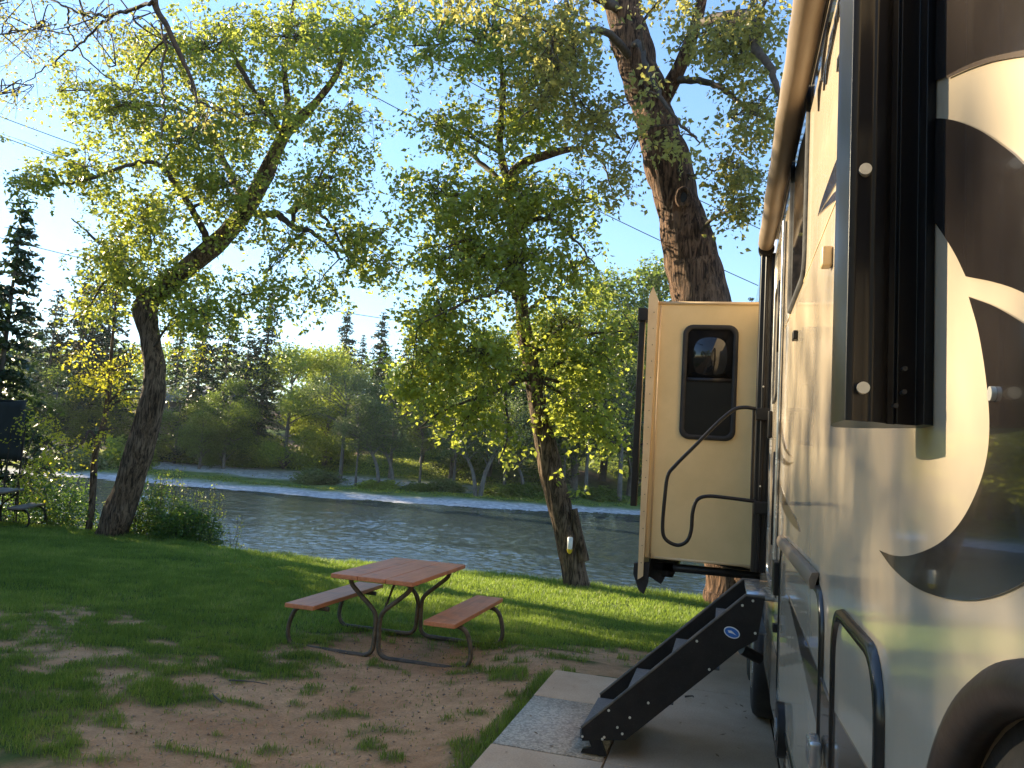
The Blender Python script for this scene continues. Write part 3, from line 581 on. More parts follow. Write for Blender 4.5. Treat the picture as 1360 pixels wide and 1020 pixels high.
# bank bushes
def bush(name, c, rx, ry, rz, n, L, leafkey, label, seed, cat='shrub', group=None, tint=.5, stems=14, shell=.5):
    r = np.random.default_rng(seed); root = empty(name, tuple(c), label, cat, group); c = np.asarray(c, float)
    st = MB()
    for k in range(stems):
        a = r.uniform(0, 6.28); q = c+np.array([math.cos(a)*rx*r.uniform(.2, .85), math.sin(a)*ry*r.uniform(.2, .85), rz*r.uniform(.6, 1.)])
        st.tube(crom([c+r.normal(0, .08, 3)*[1, 1, 0], (c+q)/2+r.normal(0, .06, 3)+[0, 0, .1*rz], q], 5), np.linspace(.014, .004, 11), 4, caps=False)
    keep(st.build('stems', MAT['twig'], root), root)
    d = r.normal(0, 1, (n, 3)); d /= np.linalg.norm(d, axis=1)[:, None]; d[:, 2] = np.abs(d[:, 2])
    rr = r.uniform(0, 1, n)**shell
    lump = .72+.5*vnoise(d[:, 0]*3+seed, d[:, 1]*3+d[:, 2]*2.3, seed)
    P = c+d*rr[:, None]*lump[:, None]*np.array([rx, ry, rz])
    lv = MB(); leaves(lv, P, L, seed, .1, tint=np.clip(tint+.3*(lump-.95), 0, 1)); keep(lv.build('foliage', MAT[leafkey], root, tint=True), root); return root
def on(px, Y, dz=0):
    p = at_y(px, 600, Y); return (p[0], Y, float(H(p[0], Y))+dz)
bush('round_bush', on(252, 13.9), .85, .7, .95, 7500, .06, 'leaf_bush', 'dense dark green rounded bush at the lawn edge nearest the water', 101, group='bushes on the river bank', tint=.3, shell=.25)
bush('leafy_bush', on(200, 14.2), .95, .7, 1.5, 5500, .06, 'leaf_bush', 'low green bush just right of the S-curved trunk', 102, group='bushes on the river bank', tint=.7, shell=.35)
bush('leafy_bush', on(88, 14.3), 1.3, .8, 2.1, 8500, .065, 'leaf_bush', 'broad green bush left of the S-curved trunk beneath the sapling', 103, group='bushes on the river bank', tint=.75, shell=.4)
bush('leafy_bush', on(20, 14.6), 1.1, .7, 2.1, 3600, .07, 'leaf_bush', 'loose green bush behind the grey picnic table', 104, group='bushes on the river bank', tint=.6, shell=.5)
# willow-like whips
def whips(px0, px1, Y, n, hmax, label, seed, leafkey='leaf', tint=.9, base=0):
    r = np.random.default_rng(seed); c = on((px0+px1)/2, Y); root = empty('whip_shrub', c, label, 'shrub', 'upright whip shrubs on the bank'); st = MB(); PL = []
    for k in range(n):
        b = np.array(on(r.uniform(px0, px1), Y+r.uniform(-.3, .5))); h = hmax*r.uniform(.55, 1.)
        q = b+[r.normal(0, .14), r.normal(0, .14), h]; Q = crom([b, (b+q)/2+r.normal(0, .05, 3), q], 8); st.tube(Q, np.linspace(.008, .003, len(Q)), 3, caps=False)
        m = int(26*h); t = r.uniform(.25, 1, m); i = (t*(len(Q)-1)).astype(int); PL.append(Q[i]+r.normal(0, .05, (m, 3)))
    keep(st.build('stems', MAT['twig'], root), root); lv = MB(); P = np.vstack(PL); leaves(lv, P, .05, seed, -.2, tint=np.full(len(P), tint)); keep(lv.build('foliage', MAT[leafkey], root, tint=True), root)
whips(205, 300, 14.3, 85, 2.0, 'tall yellow-green whips rising behind the dark rounded bush', 111)
whips(308, 330, 14.2, 12, 1.5, 'small separate clump of whips at the right end of the bushes', 112, tint=.6)
whips(150, 205, 14.6, 40, 1.6, 'yellow-green whips rising right behind the S-curved trunk', 113)
whips(60, 118, 14.8, 40, 1.5, 'yellow-green whips rising behind the broad green bush', 114, 'leaf_yellow', .4)

# ------------------------------------------------------------------ far woods
def broad_mesh(seed, h=14., spread=.42, n=15000, base=.22, L=.27, lean=0.):
    r = np.random.default_rng(seed); tr = MB(); cr = MB()
    top = np.array([lean*h, 0, h*.72]); P = crom([[0, 0, -.6], [lean*h*.15+r.normal(0, .1), 0, h*.25], top*[.6, 1, .7], top], 5); tr.tube(P, np.linspace(.28, .06, len(P)), 8)
    cs = []
    for k in range(26):
        t = r.uniform(0, 1); z = h*(base+(.94-base)*t); wid = spread*h*math.sin(math.pi*min(1, .18+.80*t))**.7
        a = r.uniform(0, 6.28); q = r.uniform(.25, 1.)**.6*wid
        c = np.array([math.cos(a)*q+lean*z, math.sin(a)*q, z]); cs.append((c, r.uniform(.10, .18)*h))
        i = int(np.clip((z/h-.12)/.72, .1, .95)*(len(P)-1)); s = P[i]; tr.tube(crom([s, (s+c)/2+[0, 0, .3], c], 4), np.linspace(.09, .02, 9), 4, caps=False)
    m = n//len(cs)
    for c, R in cs:
        d = r.normal(0, 1, (m, 3)); d /= np.linalg.norm(d, axis=1)[:, None]; d[:, 2] *= .75
        rr = r.uniform(0, 1, m)**.45*R*(.75+.5*vnoise(d[:, 0]*3+9, d[:, 1]*3+d[:, 2]*3, seed))
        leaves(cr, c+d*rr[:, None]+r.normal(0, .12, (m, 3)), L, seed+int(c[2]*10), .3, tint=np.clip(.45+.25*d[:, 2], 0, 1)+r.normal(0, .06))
    return tr, cr
def conifer_mesh(seed, h=18., R=.19, n_lv=46, dens=1., L=.34, bare=.06):
    r = np.random.default_rng(seed); tr = MB(); cr = MB(); tr.tube(crom([[0, 0, -.6], [0, 0, h*.5], [0, 0, h]], 6), np.linspace(.26, .02, 13), 7)
    PL = []
    for k in range(n_lv):
        t = (k+r.uniform(0, .8))/n_lv; z = h*(bare+(1-bare)*t); nb = int(r.integers(4, 8))
        for b in range(nb):
            a = r.uniform(0, 6.28); ln = R*h*(1-t)**.75*r.uniform(.55, 1.15)+.15
            e = np.array([math.cos(a)*ln, math.sin(a)*ln, z-ln*.28+.1]); s = np.array([0, 0, z]); m = max(5, int(19*ln*dens))
            tt = r.uniform(.12, 1, m)[:, None]; arc = np.array([0, 0, 1.])*np.sin(tt*math.pi)*.12*ln
            PL.append(s+(e-s)*tt+arc+r.normal(0, .10, (m, 3))*[1, 1, .6])
            if b % 2 == 0: tr.tube(np.array([s, e]), [.035, .01], 3, caps=False)
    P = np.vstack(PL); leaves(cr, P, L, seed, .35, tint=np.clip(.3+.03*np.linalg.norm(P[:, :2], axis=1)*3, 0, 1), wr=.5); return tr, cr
def proto(name, tr, cr, tm, lm):
    a = tr.build('trunk', MAT[tm], smooth=True); b = cr.build('crown', MAT[lm], tint=True); ma, mb_ = a.data, b.data
    bpy.data.objects.remove(a); bpy.data.objects.remove(b); return name, ma, mb_
K = {
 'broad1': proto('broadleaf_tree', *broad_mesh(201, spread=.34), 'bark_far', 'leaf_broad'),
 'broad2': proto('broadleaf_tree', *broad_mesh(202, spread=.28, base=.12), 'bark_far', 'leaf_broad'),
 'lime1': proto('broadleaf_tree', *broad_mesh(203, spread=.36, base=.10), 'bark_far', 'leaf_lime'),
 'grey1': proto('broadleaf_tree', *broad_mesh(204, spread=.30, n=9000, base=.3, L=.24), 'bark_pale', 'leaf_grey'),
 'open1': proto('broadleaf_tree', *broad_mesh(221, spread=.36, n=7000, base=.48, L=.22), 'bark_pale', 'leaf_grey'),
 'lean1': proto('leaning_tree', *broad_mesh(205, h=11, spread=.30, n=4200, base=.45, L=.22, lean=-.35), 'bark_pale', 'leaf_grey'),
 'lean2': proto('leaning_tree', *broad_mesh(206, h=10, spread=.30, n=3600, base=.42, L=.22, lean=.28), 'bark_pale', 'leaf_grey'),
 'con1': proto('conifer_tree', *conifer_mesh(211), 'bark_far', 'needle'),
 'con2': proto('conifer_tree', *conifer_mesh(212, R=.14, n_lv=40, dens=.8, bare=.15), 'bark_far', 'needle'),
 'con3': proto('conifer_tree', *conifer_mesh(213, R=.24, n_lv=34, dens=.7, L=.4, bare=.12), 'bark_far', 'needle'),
}
HK = {'broad1': 14, 'broad2': 14, 'lime1': 14, 'grey1': 14, 'open1': 14, 'lean1': 11, 'lean2': 10, 'con1': 18, 'con2': 18, 'con3': 18}
def hor(x): return 612+ (x-680)*.0655
def far_tree(kind, px, D, ytop, label, cat='tree', group='trees across the river', wide=1.):
    nm, ma, mc = K[kind]; p = at_d(px, hor(px), D); x, y = p[0], p[1]; z = float(H(x, y))
    zt = EYE+(hor(px)-ytop)/FPX*D; sc = max(.25, (zt-z)/(HK[kind]*1.0))
    root = empty(nm, (x, y, z-.1), label, cat, group); root.scale = (sc*wide, sc*wide, sc); root.rotation_euler = (0, 0, 0 if 'lean' in kind else random.uniform(0, 6.28))
    for n, me in (('trunk', ma), ('crown', mc)):
        o = bpy.data.objects.new(n, me); COL.objects.link(o); o.parent = root
    return root
FT0 = [
 ('con3', 55, 84, 378, 'dark evergreen left of the S-curved tree, lower of the pair there'), ('con1', 128, 88, 300, 'tallest dark evergreen, showing above the yellow sapling'), ('con3', 95, 92, 345, 'dark evergreen between the yellow sapling and the left edge conifers'),
 ('con3', 20, 90, 395, 'dark evergreen far across the river at the left edge'), ('broad2', 70, 78, 480, 'leafy tree right above the dark canvas screen'), ('broad1', 150, 82, 470, 'leafy tree behind the yellow sapling trunk'), ('grey1', 30, 80, 470, 'greyish leafy tree behind the dark canvas screen'),
 ('con1', 255, 88, 385, 'dark evergreen just right of the S-curved trunk'), ('con3', 290, 92, 400, 'broad dark evergreen second right of the S-curved trunk'), ('con2', 342, 82, 362, 'tall open dark conifer standing alone above the green clearing'), ('con3', 318, 88, 430, 'short dark conifer left of the tall open one'),
 ('con2', 225, 95, 420, 'thin dark conifer peeping right beside the S-curved trunk'), ('broad2', 235, 80, 505, 'dark leafy tree beside the small grey-roofed house'), ('broad1', 300, 77, 500, 'dark leafy tree by the water left of the green clearing'), ('broad2', 268, 76, 520, 'low dark leafy tree at the back of the gravel shore'),
 ('lime1', 380, 86, 452, 'round bright lime tree in the middle of the far bank'), ('lime1', 432, 90, 455, 'second bright lime tree, right of the round one'), ('broad1', 410, 96, 470, 'green tree between and behind the two lime trees'),
 ('con1', 447, 106, 402, 'pointed dark conifer, left one of the pair in the gap of sky'), ('con1', 494, 100, 408, 'pointed dark conifer, right one of the pair in the gap of sky'), ('con2', 532, 104, 415, 'thin grey conifer half hidden by the slender tree crown'), ('con2', 470, 112, 440, 'small conifer between the pointed pair'),
 ('open1', 455, 82, 480, 'grey-green willowy tree below the pointed conifer pair'), ('open1', 520, 84, 500, 'grey-green willowy tree left of the slender tree crown'), ('broad1', 560, 92, 455, 'leafy tree hidden behind the left of the slender tree crown'), ('broad2', 600, 86, 440, 'leafy tree directly behind the yellow lower leaves of the slender tree'),
 ('open1', 560, 80, 545, 'low grey-green tree with feathery foliage left of the forked pale trunks'), ('open1', 605, 80, 535, 'low feathery tree over the forked pale trunks'), ('broad1', 650, 90, 430, 'leafy tree behind the left side of the slender trunk'), ('open1', 672, 80, 530, 'grey-green tree left beside the slender trunk'),
 ('lean1', 508, 76, 520, 'pale trunk leaning left, left of the two leaning trunks near the shore'), ('lean1', 527, 77, 525, 'pale trunk leaning left, right of the two leaning trunks near the shore'), ('lean2', 640, 74, 520, 'pale leaning trunk nearest the shore in the middle of the far bank'), ('lean1', 636, 74, 525, 'pale trunk leaning left from the foot of the forked pair'), ('lean1', 700, 78, 545, 'thin pale trunk leaning left beside the slender trunk'),
 ('open1', 476, 77, 545, 'small upright pale-trunked tree left of the leaning trunks'), ('broad1', 730, 88, 400, 'leafy tree right behind the slender tree crown'), ('broad2', 765, 84, 380, 'tall leafy tree right of the slender trunk'), ('broad1', 800, 92, 352, 'very tall leafy tree left of the slide-out'), ('broad2', 838, 86, 345, 'very tall leafy tree touching the slide-out at its top left'),
 ('broad1', 870, 92, 338, 'tallest leafy tree showing over the top of the slide-out'), ('open1', 780, 79, 500, 'low leafy tree right of the slender trunk in front of the tall ones'), ('open1', 825, 78, 470, 'greyish leafy tree close to the left side of the slide-out'), ('open1', 750, 80, 540, 'dark low tree just right of the slender trunk'),
 ('con1', 905, 104, 325, 'dark conifer tip behind the huge rough-barked trunk'), ('con2', 990, 110, 388, 'tiny conifer tip between the huge trunk and the trailer'), ('broad2', 900, 90, 380, 'leafy tree hidden behind the slide-out'), ('broad1', 690, 96, 420, 'leafy tree behind the slender trunk top'), ('broad2', 640, 100, 440, 'leafy tree at the back behind the slender tree'),
]
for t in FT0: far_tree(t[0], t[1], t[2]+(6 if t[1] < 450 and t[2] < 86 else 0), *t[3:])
# near dark cedar on the left edge
o = far_tree('con1', -8, 26, 250, 'dark feathery cedar cut off by the left edge of the photo', group=None, wide=1.)
# row of trees standing outside the photo on the left, they shade the lawn
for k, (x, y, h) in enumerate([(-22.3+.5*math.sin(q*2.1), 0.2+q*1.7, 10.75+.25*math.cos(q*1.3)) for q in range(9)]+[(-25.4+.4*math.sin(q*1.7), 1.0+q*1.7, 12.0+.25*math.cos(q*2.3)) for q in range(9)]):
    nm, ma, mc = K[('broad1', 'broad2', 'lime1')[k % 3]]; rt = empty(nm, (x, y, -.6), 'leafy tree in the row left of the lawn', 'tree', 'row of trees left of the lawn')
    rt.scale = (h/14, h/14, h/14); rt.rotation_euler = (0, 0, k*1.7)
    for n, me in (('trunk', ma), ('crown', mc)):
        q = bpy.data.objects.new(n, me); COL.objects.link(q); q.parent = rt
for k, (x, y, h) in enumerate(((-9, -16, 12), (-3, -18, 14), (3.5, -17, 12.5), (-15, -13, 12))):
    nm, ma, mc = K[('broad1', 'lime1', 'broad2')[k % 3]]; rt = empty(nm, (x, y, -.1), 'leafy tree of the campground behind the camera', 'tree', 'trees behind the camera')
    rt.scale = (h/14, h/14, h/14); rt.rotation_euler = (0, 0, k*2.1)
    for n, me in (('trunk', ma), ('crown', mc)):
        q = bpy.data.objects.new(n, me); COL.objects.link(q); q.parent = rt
# distant wood closing the valley
mb = MB(); r = np.random.default_rng(77); n = 60000; px = r.uniform(-500, 1500, n); D = r.uniform(118, 165, n)
P = CP+np.outer(D, fwd)+np.outer(D*(px-680)/FPX, RT)-np.outer(D*(hor(px)-510)/FPX, UP)
hh = 7+7*fbm(P[:, 0]*.12, P[:, 1]*.12, 88, 3); z0 = H(P[:, 0], P[:, 1]); P[:, 2] = z0+hh*r.uniform(0, 1, n)**.6
leaves(mb, P, .75, 78, .2, tint=np.full(n, .35)); tag(mb.build('distant_wood', MAT['leaf_broad'], tint=True), 'far-off dark wood closing the hillside behind the riverside trees', 'wood', kind='stuff')
# shrubs on the far bank
def bushmesh(seed):
    r = np.random.default_rng(seed); n = 3000; cr = MB(); d = r.normal(0, 1, (n, 3)); d /= np.linalg.norm(d, axis=1)[:, None]; d[:, 2] = abs(d[:, 2]); lump = .6+.7*vnoise(d[:, 0]*3+3, d[:, 1]*3+d[:, 2]*2, seed)
    leaves(cr, d*(r.uniform(0, 1, n)**.4*lump)[:, None], .16, seed, .1, tint=np.clip(lump-.4, 0, 1)); return cr
BM = []
for i, mk in ((301, 'leaf_lime'), (302, 'leaf_broad'), (303, 'leaf_grey')):
    o = bushmesh(i).build('foliage', MAT[mk], tint=True); BM.append(o.data); bpy.data.objects.remove(o)
for k, px, D, wx_, hz, lab in ((0, 345, 88, 3.2, 2.4, 'sunlit mound-shaped shrub in the clearing below the lime trees'), (1, 325, 86, 2.4, 1.4, 'dark shrub at the foot of the sunlit mound-shaped one'), (1, 375, 88, 2.2, 1.2, 'small shrub right of the sunlit mound-shaped one'), (0, 240, 88, 2.8, 1.4, 'low pale green shrub behind the gravel, right of the S-curved trunk'),
                       (1, 280, 88, 3.0, 1.8, 'dark low shrub behind the gravel strip'), (0, 505, 76, 2.4, 1.0, 'bright low shrub at the foot of the leaning trunks'), (1, 560, 76, 1.8, .8, 'dark low shrub left of the forked pale trunks'), (1, 665, 77, 2.2, 1.0, 'dark low shrub left beside the slender trunk'),
                       (1, 700, 77, 2.6, 1.3, 'wide dark shrub right behind the slender trunk'), (2, 745, 78, 2.2, 1.2, 'greyish shrub between the slender trunk and the slide-out'), (1, 800, 79, 2.4, 1.3, 'dark shrub nearest the slide-out on the far bank'), (2, 430, 78, 2.6, 1.4, 'greyish shrub below the second lime tree'),
                       (1, 205, 88, 3, 1.8, 'dark shrub behind the S-curved trunk'), (2, 100, 78, 3, 2, 'greyish shrub beyond the yellow sapling'), (0, 175, 82, 3, 3, 'pale shrub left of the S-curved trunk on the far bank'), (2, 600, 78, 2.2, 1.3, 'greyish shrub at the forked pale trunks')):
    p = at_d(px, hor(px), D); o = bpy.data.objects.new('far_shrub', BM[k]); COL.objects.link(o); o.location = (p[0], p[1], float(H(p[0], p[1]))-.1); o.scale = (wx_, wx_, hz); o.rotation_euler = (0, 0, px); tag(o, lab, 'shrub', 'shrubs across the river')
# rough herbs on the far bank
mb = MB(); r = np.random.default_rng(91); n = 90000; x = r.uniform(-75, 15, n); s = r.uniform(6, 40, n); y = yshore(x)+s
kp = (fbm(x*.25, y*.25, 93, 3) > .44) & ~((s > 10) & (s < 20) & (x < -18) & (r.uniform(0, 1, n) < .96)) & ~((s < 7) & (r.uniform(0, 1, n) < .8)); x, y = x[kp], y[kp]; P = np.stack([x, y, H(x, y)+.03], -1)
leaves(mb, P, .20, 95, -.7, tint=np.clip(fbm(x*.15, y*.15, 97, 3)*1.2-.1, 0, 1), wr=.4); tag(mb.build('bank_herbs', MAT['leaf_lime'], tint=True), 'patchy weeds and grass covering the far river bank', 'ground cover', kind='stuff')

# houses far across
for px, py, D, wd_, lab in ((226, 522, 96, 7, 'house with a blue-grey roof showing right of the S-curved trunk'), (297, 522, 100, 6, 'house roof behind the dark trees right of the first house'), (492, 528, 104, 6, 'pale house roof half hidden below the pointed conifers')):
    p = at_d(px, py, D); z = float(H(p[0], p[1])); hr = max(p[2], z+3.2); rt = empty('house', (p[0], p[1], z), lab, 'house', 'houses across the river')
    b = MB(); b.box(-wd_/2, wd_/2, -3, 3, -.5, hr-z-1.2); b.build('wall', MAT['housewall'], rt)
    b = MB(); b.prism([(-wd_/2-.5, -3.6, hr-z-1.3), (-wd_/2-.5, 0, hr-z+.8), (-wd_/2-.5, 3.6, hr-z-1.3), (-wd_/2-.5, 0, hr-z-1.1)], (wd_+1, 0, 0)); b.build('roof', MAT['roof_grey'], rt)
    for q in (-1, 1):
        b = MB(); b.box(q*wd_/4-.5, q*wd_/4+.5, -3.06, -3.003, 1.2, 2.1); b.build('window', MAT['glass'], rt)

# power lines
for k, (a, b, D1, D2, lab) in enumerate((((-60, 132), (560, 330), 55, 70, 'overhead wire running highest at the left edge of the sky'), ((-60, 158), (620, 375), 55, 70, 'overhead wire just under the highest one at left'), ((380, -30), (1100, 345), 50, 60, 'overhead wire crossing right of the leaning tree down to the trailer'),
                                    ((300, 20), (1100, 420), 50, 60, 'lower overhead wire reaching the top of the slide-out'), ((-60, 300), (560, 430), 60, 80, 'low sagging wire above the left evergreens'), ((620, 490), (1000, 580), 40, 50, 'thin dark wire crossing before the far woods by the slide-out'))):
    A = at_d(*a, D1); B = at_d(*b, D2); t = np.linspace(0, 1, 24)[:, None]; P = A+(B-A)*t; P[:, 2] -= 1.2*4*(t*(1-t))[:, 0]*.6
    m_ = MB(); m_.tube(P, .032, 5); tag(m_.build('power_line', MAT['cable'], smooth=True), lab, 'wire', 'overhead wires')

# ------------------------------------------------------------------ picnic tables
def tubebend(mb, pts, r, seg=10): mb.tube(crom(pts, 6), r, seg)
def picnic(loc, rz, label, wm, fm, group='picnic tables'):
    root = empty('picnic_table', loc, label, 'picnic table', group); root.rotation_euler = (0, 0, rz)
    for i in range(3):
        b = MB(); b.box(-.40+i*.268, -.40+i*.268+.262, -.71, .71, .712, .752); b.build('table_board', MAT[wm], root, bevel=.006)
    for s in (-1, 1):
        b = MB(); b.box(min(s*.53, s*.82), max(s*.53, s*.82), -.74, .74, .41, .45); b.build('bench_board', MAT[wm], root, bevel=.006)
        for yy in (-.5, .5):
            b = MB(); b.tube(crom([(s*.50, yy, .388), (s*.72, yy, .388), (s*.83, yy, .36), (s*.885, yy, .26), (s*.90, yy, .12), (s*.84, yy, .035), (s*.70, yy, .024), (s*.22, yy, .024), (s*.10, yy, .03), (s*.035, yy, .08), (s*.022, yy, .20), (s*.022, yy, .36), (s*.06, yy, .44), (s*.20, yy, .56), (s*.285, yy, .64), (s*.30, yy, .705)], 6), .021, 10)
            b.build('frame_tube', MAT[fm], root, smooth=True)
    for yy in (-.5, .5):
        b = MB(); b.box(-.36, .36, yy-.02, yy+.02, .692, .711); b.build('cross_bar', MAT[fm], root)
        b = MB(); b.tube([(0, yy*.97, .30), (0, yy*.25, .70)], .011, 8); b.build('brace', MAT[fm], root, smooth=True)
    return root
zt = float(H(-2.98, 7.0)); picnic((-2.98, 7.09, -.25), 0, 'picnic table with rust-red boards on dark bent-tube legs on the lawn', 'redwood', 'frame_grey')
p = at_d(-2, 600, 16.4); picnic((p[0], p[1], float(H(p[0], p[1]))), rad(30), 'grey weathered picnic table partly cut off at the left edge', 'greywood', 'metal_black')

# dark canvas screen at left edge
A = at_y(34, 533, 13.9); root = empty('canvas_screen', (A[0]-.6, 13.9, float(H(A[0]-.6, 13.9))), 'dark canvas screen on thin posts cut off by the left edge', 'screen')
b = MB(); P0 = [at_y(34, 533, 13.9), at_y(26, 612, 13.9), at_y(-70, 600, 13.9), at_y(-70, 524, 13.9)]; n = 14
g = []
for i in range(n+1):
    for j in range(9):
        u, v = i/n, j/8; q = (P0[0]*(1-u)+P0[3]*u)*(1-v)+(P0[1]*(1-u)+P0[2]*u)*v; q = q+np.array([0, .03*math.sin(u*17)*v+.02*math.sin(u*5), 0]); g.append(q)
g = np.array(g); F = [(i*9+j, (i+1)*9+j, (i+1)*9+j+1, i*9+j+1) for i in range(n) for j in range(8)]
b.add(g, F); o = b.build('canvas', MAT['canvas'], root, smooth=True); keep(o, root); o.modifiers.new('s', 'SOLIDIFY').thickness = .02
b = MB(); b.tube([at_y(-70, 531, 13.93), at_y(36, 533, 13.93)], .02, 8); keep(b.build('top_rail', MAT['metal_black'], root), root)
for x in (10, 28):
    q = at_y(x, 612, 13.93); zz = float(H(q[0], 13.93)); b = MB(); b.tube([(q[0], 13.93, zz-.1), q+[0, 0, .9]], .02, 8); keep(b.build('post', MAT['metal_black'], root), root)

# insect trap
q = at_y(757, 722, YC-.30); root = empty('insect_trap', tuple(q), 'small white and yellow insect trap hanging on the slender trunk', 'insect trap')
b = MB(); b.tube([q+[0, 0, .11], q+[0, 0, .10], q+[0, 0, -.06], q+[0, 0, -.09]], [.03, .045, .045, .04], 14); keep(b.build('jar', MAT['white_plastic'], root, smooth=True), root)
b = MB(); b.tube([q+[0, 0, -.092], q+[0, 0, -.15], q+[0, 0, -.17]], [.05, .035, .012], 14); keep(b.build('funnel', MAT['yellow_plastic'], root, smooth=True), root)
b = MB(); b.tube([q+[0, 0, .11], q+[0, .08, .22]], .004, 6); keep(b.build('hook', MAT['metal_black'], root), root)

# ------------------------------------------------------------------ travel trailer
WX = .28   # the trailer's left wall
rv = empty('travel_trailer', (1.5, 2.5, 0), 'long cream travel trailer with brown swoosh graphics parked on the concrete', 'trailer')
def part(b, name, mat, parent=None, **k):
    pr = parent or rv; o = b.build(name, MAT[mat] if isinstance(mat, str) else mat, pr, **k)
    o.matrix_parent_inverse = Matrix.Translation(-Vector(rv.location)) if pr is rv else Matrix.Identity(4)
    return o
b = MB(); b.box(WX, 2.75, -3.5, 9.6, .40, 3.75); body = part(b, 'body', 'gelcoat', bevel=.03)
b = MB(); b.box(.34, 2.7, -3.4, 9.5, .30, .395); part(b, 'underframe', 'metal_black')
b = MB(); b.box(.33, 2.70, -3.45, 9.55, 3.752, 3.80); part(b, 'roof', 'white_plastic')
def wallpoly(pts, smooth=True):
    P = np.array([at_x(x, y, WX)[[1, 2]] for x, y in pts]); return P
def decal(name, pts, mat, lift=.003, sub=0, label=None):
    P = wallpoly(pts)
    if sub: P = crom(np.vstack([P, P[:1]]), sub)[:-1]
    bm = bmesh.new(); vs = [bm.verts.new((WX-lift, y, z)) for y, z in P]; f = bm.faces.new(vs); bm.normal_update()
    if f.normal.x > 0: f.normal_flip()
    r_ = bmesh.ops.extrude_face_region(bm, geom=[f]); 
    for v in r_['geom']:
        if isinstance(v, bmesh.types.BMVert): v.co.x += lift-.0005
    bmesh.ops.triangulate(bm, faces=bm.faces[:]); me = bpy.data.meshes.new(name); bm.to_mesh(me); bm.free(); me.materials.append(MAT[mat])
    o = bpy.data.objects.new(name, me); COL.objects.link(o); o.parent = rv; o.matrix_parent_inverse = Matrix.Translation(-Vector(rv.location))
    if label: o['label'] = label
    return o
def cr2(P, sub=6): return [tuple(q) for q in crom(np.array(P, float), sub)]
decal('swoosh_or_shade_band', cr2([(1232, 160), (1250, 157), (1275, 161), (1305, 173), (1335, 193), (1362, 216), (1430, 290), (1500, 400)])+cr2([(1500, 470), (1420, 420), (1362, 388), (1325, 375), (1286, 367)])+cr2([(1286, 367), (1272, 338), (1252, 306), (1232, 280)]), 'decal', label='rounded dark brown graphic right of the awning arm')
decal('swoosh_or_shade_band', cr2([(1290, 394), (1303, 440), (1313, 500), (1318, 560), (1314, 610), (1300, 655), (1278, 695), (1250, 722), (1215, 737), (1190, 738), (1170, 731)])+cr2([(1170, 731), (1190, 757), (1222, 782), (1262, 795), (1300, 797), (1340, 786), (1385, 760), (1440, 710), (1500, 620)])+cr2([(1500, 540), (1430, 470), (1362, 428), (1325, 407), (1290, 394)]), 'decal', label='big dark brown crescent graphic')
decal('swoosh_or_shade_band', cr2([(1232, 112), (1262, 101), (1295, 86), (1335, 74), (1400, 62), (1500, 60)])+[(1500, -60), (1232, -60)], 'decal', label='dark brown graphic at the top right')
decal('swoosh_or_shade_band', cr2([(1262, 104), (1295, 90), (1335, 79), (1400, 72), (1500, 74)])+cr2([(1500, 62), (1400, 62), (1335, 72), (1295, 84), (1262, 100)]), 'decal_mid', .0045)  # medium-brown strip paints a shadow band along the dark graphic's lower edge
decal('swoosh_or_shade_band', cr2([(1087, 287), (1092, 268), (1101, 242), (1112, 213), (1122, 196)])+cr2([(1122, 228), (1110, 246), (1098, 268), (1087, 287)])[:-1], 'decal')
decal('swoosh_or_shade_band', cr2([(1089, 285), (1100, 268), (1110, 255), (1122, 248)])+cr2([(1122, 262), (1108, 268), (1096, 278)]), 'decal')
decal('swoosh_or_shade_band', cr2([(1030, 540), (1033, 575), (1038, 600), (1046, 613), (1054, 614)])+cr2([(1048, 618), (1040, 616), (1034, 605), (1030, 590)]), 'decal_tan')
decal('swoosh_or_shade_band', cr2([(1033, 540), (1037, 575), (1043, 598), (1053, 608)])+cr2([(1045, 596), (1040, 575), (1036, 545)]), 'decal_tan')
decal('swoosh_or_shade_band', cr2([(1027, 615), (1033, 650), (1042, 680), (1054, 698), (1063, 706)])+cr2([(1058, 690), (1048, 672), (1039, 650), (1031, 622)]), 'decal_tan')
decal('swoosh_or_shade_band', [(1047, 786), (1058, 812), (1072, 846), (1090, 890), (1104, 930), (1118, 955), (1130, 975), (1158, 1022), (1185, 1075), (1120, 1075), (1103, 1020), (1088, 960), (1074, 900), (1062, 845)], 'decal_mid', .009, label='pointed brown graphic across the lower doors')
decal('skirt_graphic', [(1026, 850), (1034, 880), (1041, 900), (1044, 1080), (1056, 1080), (1041.5, 1010), (1031, 965), (1024, 935), (1022, 900)], 'decal_mid')
# illegible script lettering high on the wall: slanted pen strokes
strokes = [[(1087, 148), (1089, 120), (1093, 96)], [(1091, 105), (1095, 75), (1101, 30)], [(1094, 120), (1098, 90), (1103, 60)], [(1097, 112), (1101, 82), (1107, 52)], [(1101, 86), (1104, 62), (1107, 42), (1112, 20)], [(1105, 62), (1109, 40), (1114, 10)],
           [(1108, 48), (1112, 24), (1118, -10)], [(1112, 30), (1116, 5), (1122, -30)], [(1116, 22), (1119, 4), (1123, -14)], [(1112, 95), (1116, 78), (1122, 55)], [(1089, 108), (1094, 104), (1097, 96)], [(1100, 70), (1104, 60), (1108, 45)]]
for s in strokes:
    b = MB(); P = [at_x(x, y, WX-.003) for x, y in s]; b.tube(crom(P, 6), interp_r([.003, .009, .003], 6*(len(P)-1)+1), 6)
    part(b, 'pen_stroke', 'decal', smooth=True)

